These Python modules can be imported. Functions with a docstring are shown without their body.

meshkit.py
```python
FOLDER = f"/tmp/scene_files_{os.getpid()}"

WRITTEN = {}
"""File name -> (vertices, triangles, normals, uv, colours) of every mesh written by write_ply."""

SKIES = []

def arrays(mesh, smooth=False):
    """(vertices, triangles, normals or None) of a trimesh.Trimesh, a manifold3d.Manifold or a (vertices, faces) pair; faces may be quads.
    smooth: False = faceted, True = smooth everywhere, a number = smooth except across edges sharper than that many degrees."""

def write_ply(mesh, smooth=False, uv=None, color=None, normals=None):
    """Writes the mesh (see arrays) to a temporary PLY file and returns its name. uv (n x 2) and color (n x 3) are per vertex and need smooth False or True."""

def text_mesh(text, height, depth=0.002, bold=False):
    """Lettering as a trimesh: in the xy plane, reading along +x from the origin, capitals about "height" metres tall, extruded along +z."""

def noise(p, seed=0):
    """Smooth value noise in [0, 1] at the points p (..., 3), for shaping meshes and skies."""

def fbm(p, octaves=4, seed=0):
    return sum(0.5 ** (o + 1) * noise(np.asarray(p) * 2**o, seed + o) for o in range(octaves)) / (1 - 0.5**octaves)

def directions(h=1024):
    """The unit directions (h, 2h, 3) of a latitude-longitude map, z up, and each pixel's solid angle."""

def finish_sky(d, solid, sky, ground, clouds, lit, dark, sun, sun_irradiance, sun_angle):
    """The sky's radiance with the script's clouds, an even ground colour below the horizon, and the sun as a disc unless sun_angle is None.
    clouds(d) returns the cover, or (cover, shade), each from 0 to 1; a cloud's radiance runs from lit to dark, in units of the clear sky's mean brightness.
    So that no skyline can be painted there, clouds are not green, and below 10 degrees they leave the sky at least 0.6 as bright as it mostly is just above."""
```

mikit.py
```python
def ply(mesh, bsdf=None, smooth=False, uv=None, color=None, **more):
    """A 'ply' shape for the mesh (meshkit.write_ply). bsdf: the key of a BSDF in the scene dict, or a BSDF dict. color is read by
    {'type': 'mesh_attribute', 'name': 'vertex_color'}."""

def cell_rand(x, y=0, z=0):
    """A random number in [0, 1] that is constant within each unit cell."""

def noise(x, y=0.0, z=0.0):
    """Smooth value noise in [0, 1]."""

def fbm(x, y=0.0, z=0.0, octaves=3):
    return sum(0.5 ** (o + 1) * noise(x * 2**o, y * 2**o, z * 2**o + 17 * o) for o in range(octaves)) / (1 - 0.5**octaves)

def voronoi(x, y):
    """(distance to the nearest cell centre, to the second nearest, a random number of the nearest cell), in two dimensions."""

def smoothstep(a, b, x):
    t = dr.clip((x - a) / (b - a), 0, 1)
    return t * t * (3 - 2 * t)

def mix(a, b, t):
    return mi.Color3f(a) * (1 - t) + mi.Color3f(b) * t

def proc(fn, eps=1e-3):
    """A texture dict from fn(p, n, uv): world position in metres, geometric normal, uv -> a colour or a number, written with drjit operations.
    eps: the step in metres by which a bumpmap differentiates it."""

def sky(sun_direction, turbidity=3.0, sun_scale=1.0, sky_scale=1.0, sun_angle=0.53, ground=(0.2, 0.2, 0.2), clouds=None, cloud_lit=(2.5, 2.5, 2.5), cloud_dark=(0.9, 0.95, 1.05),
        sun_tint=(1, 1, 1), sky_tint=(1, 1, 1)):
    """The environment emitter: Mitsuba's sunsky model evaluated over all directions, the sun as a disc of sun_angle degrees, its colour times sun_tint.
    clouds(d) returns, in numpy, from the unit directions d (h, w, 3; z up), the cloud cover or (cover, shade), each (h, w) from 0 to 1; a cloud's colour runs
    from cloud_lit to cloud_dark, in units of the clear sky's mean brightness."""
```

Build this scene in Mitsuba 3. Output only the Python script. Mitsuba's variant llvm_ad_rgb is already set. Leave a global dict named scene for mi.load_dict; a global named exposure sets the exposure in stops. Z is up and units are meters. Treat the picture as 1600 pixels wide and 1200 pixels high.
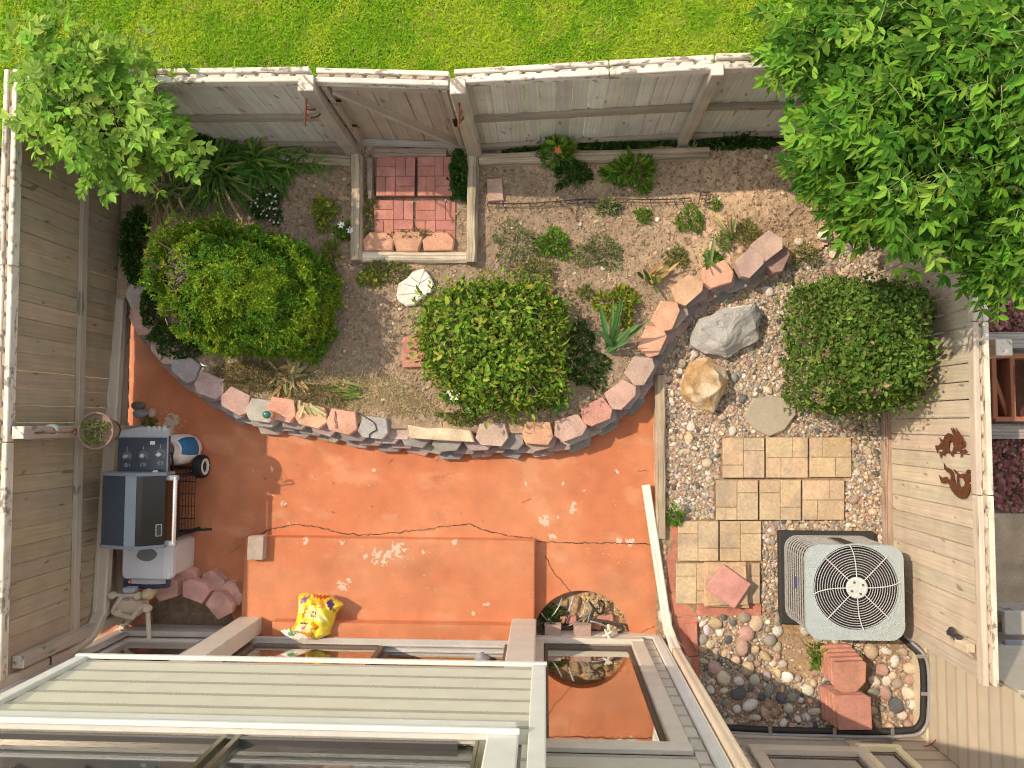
import math, numpy as np, trimesh, mitsuba as mi, drjit as dr, mikit
from shapely.geometry import Polygon, Point, LineString, MultiPolygon, box as sbox
from shapely import contains_xy, points as sh_points, distance as sh_distance
from shapely.affinity import rotate as srot, translate as stran, scale as sscale
from mikit import noise, fbm, voronoi, cell_rand, smoothstep, mix, proc
import meshkit
T = mi.ScalarTransform4f
scene, labels = {'type': 'scene'}, {}
rng = np.random.default_rng(7)

# ---------------------------------------------------------------- camera, sky, exposure
F, H, CX, CY, NX, NY = 1150.0, 7.8, 800.0, 600.0, 852.0, 660.0       # photo pixels (1600 x 1200), drone height, nadir point
_n = np.array([NX - CX, NY - CY, F]); _n /= np.linalg.norm(_n)
_u = np.array([0, -1, 0.0]); _u -= _n * _u.dot(_n); _u /= np.linalg.norm(_u)
_r = np.cross(_u, -_n)
R = np.array([_r - 0.0016 * _u, 0.0016 * _r + _u, -_n])
_f, _up = R @ [0, 0, 1], R @ [0, -1, 0]
scene['camera'] = {'type': 'perspective', 'fov': 2 * math.degrees(math.atan(800 / F)), 'fov_axis': 'x', 'near_clip': 0.05, 'far_clip': 400.0,
                   'to_world': T().look_at(origin=[0, 0, H], target=[float(a) for a in np.array([0, 0, H]) + _f], up=[float(a) for a in _up]),
                   'film': {'type': 'hdrfilm', 'width': 1024, 'height': 768}}
SUN = (-0.77, 0.33, 1.0)
def fill_cloud(d): return np.clip(0.42 + 0.75 * (meshkit.fbm(np.stack([d[..., 0] / (d[..., 2] + .25), d[..., 1] / (d[..., 2] + .25), d[..., 2] * 0], -1) * 1.6, 4, 5) - 0.28), 0.1, 0.95)  # unseen cloud cover, added to lift the fill light in the shadows
scene['sky'] = mikit.sky(SUN, turbidity=3.0, sun_scale=0.36, sun_tint=(1.0, 0.985, 0.95), sky_tint=(1.1, 1.0, 0.88), clouds=fill_cloud, cloud_lit=(2.6, 2.45, 2.2))
exposure = 2.92

# ---------------------------------------------------------------- where a photo pixel lies on a plane of the place
def ray(x, y): return R @ np.array([x - CX, y - CY, F])
def A(x, y, z=0.0):
    d = ray(x, y); return np.array([0, 0, H]) + d * ((z - H) / d[2])
def AX(x, y, X):
    d = ray(x, y); return np.array([0, 0, H]) + d * (X / d[0])
def AY(x, y, Y):
    d = ray(x, y); return np.array([0, 0, H]) + d * (Y / d[1])
def poly(pts, z): return Polygon([A(x, y, z)[:2] for x, y in pts]).buffer(0)

# ---------------------------------------------------------------- names
def numbered(k):
    if k not in USED: USED.add(k); return k
    i = COUNT.get(k, 0) + 1
    while f'{k}_{i:03d}' in USED: i += 1
    COUNT[k] = i; USED.add(f'{k}_{i:03d}'); return f'{k}_{i:03d}'
USED, COUNT = set(), {}
def thing(name, label=None, cat=None, group=None, kind=None):
    k = numbered(name); d = {}
    if label: d['label'] = label
    if cat: d['category'] = cat
    if group: d['group'] = group
    if kind: d['kind'] = kind
    labels[k] = d
    return k
def put(mesh, bsdf, key, smooth=None):
    scene[key] = mesh.ply(bsdf, smooth) if isinstance(mesh, MB) else mikit.ply(mesh, bsdf, smooth=smooth or False)
    return key
def part(parent, name, mesh, bsdf, smooth=None, label=None, kind=None):
    k = numbered(parent + '__' + name)
    put(mesh, bsdf, k, smooth)
    if label or kind:
        labels[k] = {a: b for a, b in (('label', label), ('kind', kind)) if b}
    return k
def solo(name, mesh, bsdf, label, cat, group=None, kind=None, smooth=None):
    return put(mesh, bsdf, thing(name, label, cat, group, kind), smooth)

# ---------------------------------------------------------------- mesh builder
def pk(c):
    q = [round(63 * math.sqrt(min(max(float(a), 0), 1))) for a in c]
    return float(q[0] + 64 * q[1] + 4096 * q[2])
def rotz(a): c, s = math.cos(a), math.sin(a); return np.array([[c, -s, 0], [s, c, 0], [0, 0, 1.0]])
def rotx(a): c, s = math.cos(a), math.sin(a); return np.array([[1, 0, 0], [0, c, -s], [0, s, c]])
def roty(a): c, s = math.cos(a), math.sin(a); return np.array([[c, 0, s], [0, 1, 0], [-s, 0, c]])
def vary(c, k=0.06, h=0.0):
    c = np.asarray(c, float) * (1 + rng.normal(0, k))
    return np.clip(c * (1 + rng.normal(0, h, 3)), 0.005, 0.95)
class MB:
    def __init__(self): self.V, self.F, self.U, self.C, self.n, self.sm = [], [], [], [], 0, False
    def add(self, v, f, uv=None, col=None):
        v = np.asarray(v, float); f = np.asarray(f, int)
        if f.shape[1] == 4: f = np.vstack([f[:, [0, 1, 2]], f[:, [0, 2, 3]]])
        self.V.append(v); self.F.append(f + self.n); self.n += len(v)
        if uv is not None: self.U.append(np.asarray(uv, float))
        if col is not None: self.C.append(np.broadcast_to(np.asarray(col, float), (len(v), 3)))
        return self
    def solid(self, v, f, c, across=None):
        v = np.asarray(v, float)
        a = np.zeros(len(v)) if across is None else across
        return self.add(v, f, np.stack([np.full(len(v), pk(c)), a], 1))
    def box(self, size, M=None, at=(0, 0, 0), c=(.5, .5, .5), ch=0.004, long=2, seed=None):
        """chamfered box of full size, rotated by M and moved; 'across' runs over the two short axes so grain follows the axis long"""
        s = np.asarray(size, float) / 2; ch = min(ch, 0.45 * 2 * s.min())
        v, idx = [], {}
        for sx in (-1, 1):
            for sy in (-1, 1):
                for sz in (-1, 1):
                    for a in range(3):
                        p = np.array([sx, sy, sz]) * (s - ch); p[a] = (sx, sy, sz)[a] * s[a]
                        idx[sx, sy, sz, a] = len(v); v.append(p)
        q, t = [], []
        for a in range(3):
            b, d = (a + 1) % 3, (a + 2) % 3
            for sg in (-1, 1):
                def k(sb, sd):
                    z = [0, 0, 0]; z[a], z[b], z[d] = sg, sb, sd; return idx[z[0], z[1], z[2], a]
                f = [k(-1, -1), k(1, -1), k(1, 1), k(-1, 1)]; q.append(f if sg > 0 else f[::-1])
            for sb in (-1, 1):
                for sd in (-1, 1):                                           # edge along axis a between faces b and d
                    def e(sa, face):
                        z = [0, 0, 0]; z[a], z[b], z[d] = sa, sb, sd; return idx[z[0], z[1], z[2], face]
                    f = [e(-1, b), e(1, b), e(1, d), e(-1, d)]; q.append(f if sb * sd < 0 else f[::-1])
        for sx in (-1, 1):
            for sy in (-1, 1):
                for sz in (-1, 1):
                    f = [idx[sx, sy, sz, a] for a in range(3)]; t.append(f if sx * sy * sz > 0 else f[::-1])
        v = np.array(v)
        ax = [i for i in range(3) if i != long]
        ac = v[:, ax[0]] + v[:, ax[1]] + (rng.random() * 50 if seed is None else seed)
        f = np.vstack([np.array(q)[:, [0, 1, 2]], np.array(q)[:, [0, 2, 3]], np.array(t)])
        if M is not None: v = v @ np.asarray(M).T
        return self.solid(v + np.asarray(at), f, c, ac)
    def prism(self, pts, z0, z1, c=(.5, .5, .5), ch=0.006, jit=0.0):
        """convex outline extruded from z0 to z1 with a bevelled top"""
        p = np.asarray(pts, float)[:, :2]
        if np.cross(p[1] - p[0], p[2] - p[1]) < 0 or Polygon(p).exterior.is_ccw is False: p = p[::-1]
        n = len(p); cen = p.mean(0)
        d = p - cen; inn = cen + d * (1 - ch / np.maximum(np.linalg.norm(d, axis=1), 1e-6))[:, None]
        zj = rng.normal(0, jit, n) if jit else np.zeros(n)
        v = np.vstack([np.c_[p, np.full(n, z0)], np.c_[p, z1 - ch + zj], np.c_[inn, z1 + zj], [[*cen, z1 + zj.mean()]], [[*cen, z0]]])
        f = []
        for i in range(n):
            j = (i + 1) % n
            f += [[i, j, n + j], [i, n + j, n + i], [n + i, n + j, 2 * n + j], [n + i, 2 * n + j, 2 * n + i], [2 * n + i, 2 * n + j, 3 * n], [j, i, 3 * n + 1]]
        return self.solid(v, f, c)
    def tube(self, path, r, c=(.5, .5, .5), k=8, caps=True):
        P_ = np.asarray(path, float); m = len(P_); r = np.broadcast_to(r, m)
        t = np.gradient(P_, axis=0); t /= np.maximum(np.linalg.norm(t, axis=1, keepdims=True), 1e-9)
        ref = np.array([0, 0, 1.0]) if abs(t[0][2]) < .9 else np.array([1.0, 0, 0])
        u = np.cross(t[0], ref); u /= np.linalg.norm(u); vs = []
        for i in range(m):
            u = u - t[i] * u.dot(t[i]); u /= max(np.linalg.norm(u), 1e-9); w = np.cross(t[i], u)
            a = np.arange(k) * 2 * np.pi / k
            vs.append(P_[i] + r[i] * (np.cos(a)[:, None] * u + np.sin(a)[:, None] * w))
        v = np.vstack(vs + [P_[:1], P_[-1:]]); f = []
        for i in range(m - 1):
            for j in range(k):
                a, b = i * k + j, i * k + (j + 1) % k
                f += [[a, b, b + k], [a, b + k, a + k]]
        if caps:
            for j in range(k):
                f += [[m * k, (j + 1) % k, j], [m * k + 1, (m - 1) * k + j, (m - 1) * k + (j + 1) % k]]
        return self.solid(v, f, c)
    def lathe(self, prof, at=(0, 0, 0), c=(.5, .5, .5), k=24, M=None):
        prof = np.asarray(prof, float); a = np.arange(k) * 2 * np.pi / k
        v = np.vstack([np.c_[r * np.cos(a), r * np.sin(a), np.full(k, z)] for r, z in prof]); f = []
        for i in range(len(prof) - 1):
            for j in range(k):
                p, q = i * k + j, i * k + (j + 1) % k
                f += [[p, q, q + k], [p, q + k, p + k]]
        if M is not None: v = v @ np.asarray(M).T
        return self.solid(v + np.asarray(at), f, c)
    def shape(self, geom, z0, z1, c=(.5, .5, .5), M=None, at=(0, 0, 0)):
        for g in getattr(geom, 'geoms', [geom]):
            if g.is_empty or g.area < 1e-8: continue
            m = trimesh.creation.extrude_polygon(g, z1 - z0, engine='earcut')
            v = np.array(m.vertices) + [0, 0, z0]
            if M is not None: v = v @ np.asarray(M).T
            self.solid(v + np.asarray(at), np.array(m.faces), c)
        return self
    def mesh(self, m, c): return self.solid(np.array(m.vertices), np.array(m.faces), c)
    def ply(self, bsdf, smooth=None):
        v, f = np.vstack(self.V), np.vstack(self.F)
        return mikit.ply((v, f), bsdf, smooth=bool(smooth), uv=np.vstack(self.U) if self.U else None, color=np.vstack(self.C) if self.C else None)

# ---------------------------------------------------------------- materials
def unpack(uv):
    u = dr.floor(uv.x + 0.5); b = dr.floor(u / 4096); u = u - b * 4096; g = dr.floor(u / 64); r = u - g * 64
    return mi.Color3f(dr.square(r / 63), dr.square(g / 63), dr.square(b / 63))
def wood_fn(p, n, uv):
    s = p.x + p.y + p.z
    g = fbm(uv.y * 70, s * 2.2, 0, 3); k = noise(uv.y * 260, s * 6); st = fbm(p.x * 5, p.y * 5, p.z * 5, 3)
    knot = smoothstep(0.90, 0.95, noise(uv.y * 16, s * 7))
    return unpack(uv) * (0.76 + 0.32 * g + 0.10 * k) * (0.84 + 0.32 * st) * (1 - 0.45 * knot)
def timber_fn(p, n, uv):
    s = p.x + p.y + p.z
    g = fbm(uv.y * 55, s * 1.7, 0, 3); ck = smoothstep(0.70, 0.78, noise(uv.y * 110, s * 1.4)); st = fbm(p.x * 6, p.y * 6, p.z * 6, 3)
    return unpack(uv) * (0.62 + 0.7 * g) * (0.7 + 0.6 * st) * (1 - 0.4 * ck)
def peel_fn(p, n, uv):                                                        # weathered white paint flaking off grey wood
    s = p.x + p.y + p.z
    w = smoothstep(0.54, 0.66, fbm(uv.y * 30, s * 5, 3, 4) * 0.55 + 0.45 * fbm(p.x * 30, p.y * 30, p.z * 30, 3))
    return mix(unpack(uv), (0.26, 0.22, 0.18), w) * (0.85 + 0.25 * noise(s * 9))
def stone_fn(p, n, uv):
    a = fbm(p.x * 9, p.y * 9, p.z * 9, 3); b = noise(p.x * 210, p.y * 210, p.z * 210); d = noise(p.x * 90, p.y * 90, p.z * 90)
    return unpack(uv) * (0.62 + 0.62 * a) * (0.72 + 0.36 * b + 0.2 * d)
def plain_fn(p, n, uv): return unpack(uv) * (0.93 + 0.14 * fbm(p.x * 8, p.y * 8, p.z * 8, 2))
def rust_fn(p, n, uv):
    return mix((0.17, 0.058, 0.024), (0.07, 0.032, 0.02), fbm(p.x * 30, p.y * 30, p.z * 30, 3)) * (0.7 + 0.6 * noise(p.x * 160, p.y * 160, p.z * 160))
SPOTS = [(*A(x, y)[:2], r) for x, y, r in ((852, 815, .07), (893, 796, .045), (899, 787, .03), (872, 806, .02), (880, 755, .022), (965, 737, .03), (862, 838, .04), (912, 767, .02),
         (443, 787, .03), (424, 733, .03), (585, 734, .022), (965, 845, .05), (985, 846, .045), (450, 818, .025), (822, 757, .02), (266, 660, .12))]
STEPS = [(*A(x, y, .17)[:2], r) for x, y, r in ((590, 870, .08), (622, 858, .085), (607, 866, .05), (570, 868, .04), (477, 846, .04), (535, 848, .03), (662, 864, .03), (600, 880, .04), (535, 915, .06), (545, 907, .03), (740, 958, .035), (710, 846, .03), (760, 945, .03))]
def paint_fn(p, n, uv):
    a = fbm(p.x * 1.6, p.y * 1.6, 2, 4); b = fbm(p.x * 7, p.y * 7, 5, 3); f = noise(p.x * 140, p.y * 140, p.z * 140)
    c = mix((0.53, 0.182, 0.086), (0.58, 0.235, 0.12), smoothstep(0.3, 0.72, a))
    sc = smoothstep(0.58, 0.8, fbm(p.x * 3 + p.y, p.y * 5, 9, 4))
    c = mix(c, (0.64, 0.33, 0.20), 0.45 * sc) * (0.82 + 0.26 * b) * (0.93 + 0.12 * f)
    e = fbm(p.x * 38, p.y * 38, 1, 3)
    chip = smoothstep(0.84, 0.87, e) * smoothstep(0.50, 0.62, fbm(p.x * 2.3, p.y * 2.3, 4, 2))
    for s in SPOTS + STEPS:
        on = (p.z < 0.1) if s in SPOTS else (p.z > 0.1)
        d = dr.sqrt(dr.square(p.x - float(s[0])) + dr.square(p.y - float(s[1]))) / float(s[2])
        chip = dr.maximum(chip, dr.select(on, smoothstep(0.0, 0.12, e - 0.18 - 0.42 * d), 0))
    dirt = smoothstep(0.52, 0.75, fbm(p.x * 1.3 + 5, p.y * 2.0, 7, 4))
    c = mix(c, (0.30, 0.15, 0.09), 0.28 * dirt)
    return mix(c, (0.55, 0.46, 0.37), 0.9 * chip)
def soil_fn(p, n, uv):
    a = fbm(p.x * 1.5, p.y * 1.5, 1, 4); b = fbm(p.x * 24, p.y * 24, 3, 4)
    sand = smoothstep(0.3, 1.9, p.x + 0.9 * (a - 0.5)) * smoothstep(1.2, 1.7, p.y + 0.5 * (a - .5))
    c = mix((0.31, 0.235, 0.17), (0.60, 0.435, 0.295), dr.clip(sand + 0.5 * smoothstep(0.5, 0.8, a), 0, 1))
    return c * (0.60 + 0.66 * b) * (0.85 + 0.3 * noise(p.x * 150, p.y * 150))
def sand_fn(p, n, uv):
    a = fbm(p.x * 2.2, p.y * 2.2, 6, 3); b = fbm(p.x * 40, p.y * 40, 3, 3)
    return mix((0.30, 0.20, 0.125), (0.42, 0.29, 0.185), a) * (0.55 + 0.8 * b)
def turf_fn(p, n, uv):
    a = fbm(p.x * 2.5, p.y * 2.5, 6, 4); b = noise(p.x * 60, p.y * 60)
    return mix((0.13, 0.22, 0.018), (0.25, 0.34, 0.035), a) * (0.6 + 0.7 * b)
def granite_fn(p, n, uv):
    a = fbm(p.x * 6, p.y * 14, p.z * 9, 4); b = noise(p.x * 170, p.y * 170, p.z * 170)
    w = smoothstep(0.60, 0.72, fbm(p.x * 3 + 4, p.y * 3 - p.x * 3, p.z * 4, 4))
    return mix(mix((0.33, 0.325, 0.32), (0.54, 0.53, 0.515), a), (0.74, 0.72, 0.69), w) * (0.78 + 0.4 * b)
def sandstone_fn(p, n, uv):
    a = fbm(p.x * 5, p.y * 5, p.z * 11, 4); b = noise(p.x * 120, p.y * 120, p.z * 120)
    w = smoothstep(0.45, 0.7, fbm(p.x * 8 + 2, p.y * 6, p.z * 6, 3))
    return mix(mix((0.40, 0.235, 0.10), (0.56, 0.39, 0.225), a), (0.66, 0.55, 0.40), w) * (0.8 + 0.35 * b)
def flag_fn(p, n, uv):
    a = fbm(p.x * 7, p.y * 7, 2, 4); b = noise(p.x * 150, p.y * 150, p.z * 99)
    return mix((0.33, 0.29, 0.225), (0.43, 0.38, 0.30), a) * (0.85 + 0.3 * b)
def tan_fn(p, n, uv):
    t = unpack(uv); a = fbm(p.x * 4.5, p.y * 4.5, 3, 3); b = fbm(p.x * 45, p.y * 45, p.z * 20, 3); g = smoothstep(0.48, 0.75, fbm(p.x * 6 + 9, p.y * 5, 1, 3))
    return mix(t, (0.36, 0.29, 0.235), 0.6 * g) * (0.8 + 0.3 * a) * (0.68 + 0.62 * b)
def screen_fn(p, n, uv):
    a = fbm(p.x * 9, p.z * 4, 2, 4); b = noise(p.x * 60, p.z * 22)
    return mix((0.045, 0.055, 0.052), (0.21, 0.20, 0.18), smoothstep(-1.2, -3.0, p.x) * smoothstep(0.35, 0.7, a) * b)
def bump_fine(p, n, uv): return fbm(p.x * 60, p.y * 60, p.z * 60, 3)
def pr(col, rough=0.8, spec=0.35, **k): return {'type': 'principled', 'base_color': col, 'roughness': rough, 'specular': spec, **k}
def two(b): return {'type': 'twosided', 'bsdf': b}
def bump(b, scale, fn=bump_fine, eps=2e-3): return {'type': 'bumpmap', 'arbitrary': proc(fn, eps), 'scale': scale, 'bsdf': b}
VC = {'type': 'mesh_attribute', 'name': 'vertex_color'}
def rgb(*c): return {'type': 'rgb', 'value': list(c)}
scene['m_wood'] = two(pr(proc(wood_fn), .85, .2))
scene['m_timber'] = two(pr(proc(timber_fn), .9, .15))
scene['m_peel'] = two(pr(proc(peel_fn), .75, .25))
scene['m_stone'] = two(bump(pr(proc(stone_fn), .9, .2), .0035))
scene['m_plain'] = two(pr(proc(plain_fn), .62, .4))
scene['m_gloss'] = two(pr(proc(plain_fn), .22, .5))
scene['m_metal'] = two(pr(proc(plain_fn), .33, .5, metallic=0.85))
scene['m_rust'] = two(pr(proc(rust_fn), .85, .3))
scene['m_paint'] = two(bump(pr(proc(paint_fn), .72, .3), .0016))
scene['m_soil'] = two(bump(pr(proc(soil_fn), .95, .1), .012))
scene['m_sand'] = two(bump(pr(proc(sand_fn), .95, .1), .006))
scene['m_turf'] = two(pr(proc(turf_fn), .95, .1))
scene['m_granite'] = two(bump(pr(proc(granite_fn), .85, .25), .02))
scene['m_sandstone'] = two(bump(pr(proc(sandstone_fn), .85, .25), .008))
scene['m_flag'] = two(bump(pr(proc(flag_fn), .9, .2), .004))
scene['m_tan'] = two(bump(pr(proc(tan_fn), .88, .2), .003))
scene['m_screen'] = two(pr(proc(screen_fn), .5, .4))
scene['m_bag'] = two(pr(VC, .28, .5))
scene['m_vc'] = two(pr(VC, .85, .25))
scene['m_leaf'] = {'type': 'principledthin', 'base_color': VC, 'roughness': 0.34, 'diff_trans': 0.7, 'eta': 1.4}
scene['m_needle'] = {'type': 'principledthin', 'base_color': VC, 'roughness': 0.6, 'diff_trans': 0.5, 'eta': 1.35}
scene['m_glass'] = {'type': 'blendbsdf', 'weight': 0.62, 'a': {'type': 'thindielectric', 'int_ior': 1.5}, 'b': {'type': 'conductor', 'material': 'none', 'specular_reflectance': rgb(.9, .88, .82)}}
scene['m_clear'] = {'type': 'thindielectric', 'int_ior': 1.5}

# ================================================================ THE SETTING
def sheet(key, mesh, bsdf, label=None):
    k = thing(key, label, None, None, 'structure'); put(mesh, bsdf, k); return k
def grid_mesh(P_, step, zf):
    """triangles of a regular grid whose centres lie in the polygon, lifted to zf(x, y)"""
    x0, y0, x1, y1 = P_.bounds
    xs, ys = np.arange(x0 - step, x1 + 2 * step, step), np.arange(y0 - step, y1 + 2 * step, step)
    X, Y = np.meshgrid(xs, ys); ny, nx = X.shape
    cx, cy = (X[:-1, :-1] + step / 2), (Y[:-1, :-1] + step / 2)
    keep = contains_xy(P_, cx.ravel(), cy.ravel())
    i = (np.arange(ny - 1)[:, None] * nx + np.arange(nx - 1)[None]).ravel()[keep]
    f = np.vstack([np.c_[i, i + 1, i + nx + 1], np.c_[i, i + nx + 1, i + nx]])
    u, inv = np.unique(f, return_inverse=True)
    v = np.c_[X.ravel()[u], Y.ravel()[u], zf(X.ravel()[u], Y.ravel()[u])]
    return v, inv.reshape(-1, 3)
def plane(x0, y0, x1, y1, z, c=(.2, .2, .2)):
    m = MB(); return m.solid([[x0, y0, z], [x1, y0, z], [x1, y1, z], [x0, y1, z]], [[0, 1, 2, 3]], c)

BY, LX, RX = 2.86, -4.47, 3.48                       # inner faces of the back, left and right fences
CAPS = [(214, 464, 'g'), (224, 499, 'p'), (256, 545, 'm'), (290, 574, 'g'), (327, 601, 'm'), (369, 627, 'p'), (409, 641, 'g'), (439, 640, 'o'), (487, 650, 'o'),
        (533, 659, 'o'), (584, 668, 'g'), (621, 669, 'm'), (688, 680, 'x'), (769, 677, 'm'), (839, 678, 'o'), (890, 669, 'p'), (932, 645, 'r'), (971, 616, 'p'),
        (1000, 578, 'm'), (1018, 533, 'o'), (1042, 493, 'o'), (1075, 452, 'o'), (1121, 428, 'o'), (1170, 411, 'p'), (1198, 383, 'm')]
ZW = 0.42
cap_xy = np.array([A(x, y, ZW)[:2] for x, y, _ in CAPS])
END = [A(x, y, .15)[:2] for x, y in ((1236, 412), (1300, 378), (1392, 352))]
bed_poly = Polygon([(LX, BY + .05)] + [(LX, cap_xy[0][1])] + [tuple(p) for p in cap_xy] + [tuple(p) for p in END] + [(RX, BY + .05)]).buffer(0)
end_line = LineString(END)
def soil_z(x, y):
    x, y = np.asarray(x, float), np.asarray(y, float)
    d = sh_distance(sh_points(x, y), end_line)
    t = np.clip(d / .75, 0, 1); t = np.where(x > 1.9, t * t * (3 - 2 * t), 1)
    p = np.stack([x, y, x * 0], -1)
    return .12 + .235 * t + .06 * (meshkit.fbm(p * 1.8, 3, 3) - .5) + .022 * (meshkit.fbm(p * 16, 3, 5) - .5)
sheet('ground', plane(-60, -60, 60, 60, -.3, (.25, .2, .15)), 'm_sand')
v, f = grid_mesh(bed_poly, .022, soil_z)
scene[thing('planting_bed_soil', None, None, None, 'structure')] = mikit.ply((v, f), 'm_soil', smooth=True)
sheet('lawn', plane(-40, 2.93, 40, 60, .28), 'm_turf')

# the patio: one slab with two round cut-outs by the house, and a step in front of the door
wr = A(909, 993)[:2]; well_r = Polygon([wr + np.array([.495 * math.cos(a), .46 * math.sin(a)]) for a in np.linspace(0, math.pi, 40)] + [wr + [-.495, -.4], wr + [.495, -.4]])
wl = A(292, 985)[:2]; well_l = Polygon([wl + np.array([.52 * math.cos(a), .46 * math.sin(a)]) for a in np.linspace(0, math.pi, 30)] + [wl + [-.52, -.5], wl + [.52, -.5]])
patio_poly = Polygon([(-4.55, -2.3), (-4.55, 1.6), (1.16, 1.6), (1.16, -2.3)]).difference(well_r).difference(well_l)
def slab(P_, z0, z1): return MB().shape(P_, z0, z1, (.6, .18, .08))
patio = sheet('patio', slab(patio_poly, -.22, 0), 'm_paint')
stp = Polygon([A(383, 839, .17)[:2], A(836, 845, .17)[:2], A(835, 1000, .17)[:2], A(374, 1000, .17)[:2]])
part(patio, 'step', MB().prism(np.array(stp.exterior.coords)[:-1], 0.0, .17, (.6, .18, .08), ch=.012), 'm_paint')
st2 = sbox(A(425, 978, .3)[0], -2.5, A(803, 978, .3)[0], A(600, 974, .30)[1])
part(patio, 'door_step', MB().prism(np.array(st2.exterior.coords)[:-1], .17, .31, (.6, .18, .08), ch=.012), 'm_paint')
def ribbon(pts, z, w, c=(.06, .03, .02), jit=.006):
    p = np.array([A(x, y, z)[:2] for x, y in pts]); q = [p[0]]
    for a, b in zip(p[:-1], p[1:]):
        n = max(2, int(np.linalg.norm(b - a) / .03))
        q += [a + (b - a) * (i / n) + rng.normal(0, jit, 2) for i in range(1, n + 1)]
    q = np.array(q); t = np.gradient(q, axis=0); t /= np.linalg.norm(t, axis=1, keepdims=True); nn = np.c_[-t[:, 1], t[:, 0]]
    ww = w * rng.uniform(.35, 1.15, len(q))[:, None]
    v = np.vstack([np.c_[q + nn * ww, np.full(len(q), z)], np.c_[q - nn * ww, np.full(len(q), z)]]); m = len(q)
    f = [[i, m + i, m + i + 1, i + 1] for i in range(m - 1)]
    return MB().solid(v, f, c)
for pts, w in (([(400, 838), (425, 826), (463, 819), (500, 824), (530, 833), (575, 836), (620, 832), (665, 827), (700, 822), (732, 818), (757, 828), (790, 836), (836, 842)], .006),
               ([(838, 847), (900, 848), (960, 849), (1022, 850)], .005), ([(852, 868), (862, 890), (877, 907), (893, 925)], .004), ([(1024, 978), (1008, 984), (990, 993)], .003),
               ([(815, 785), (828, 779)], .003), ([(606, 724), (614, 716)], .003), ([(995, 735), (1013, 736)], .003), ([(358, 865), (380, 850)], .002)):
    part(patio, 'crack', ribbon(pts, .004, w), 'm_plain')
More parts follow.
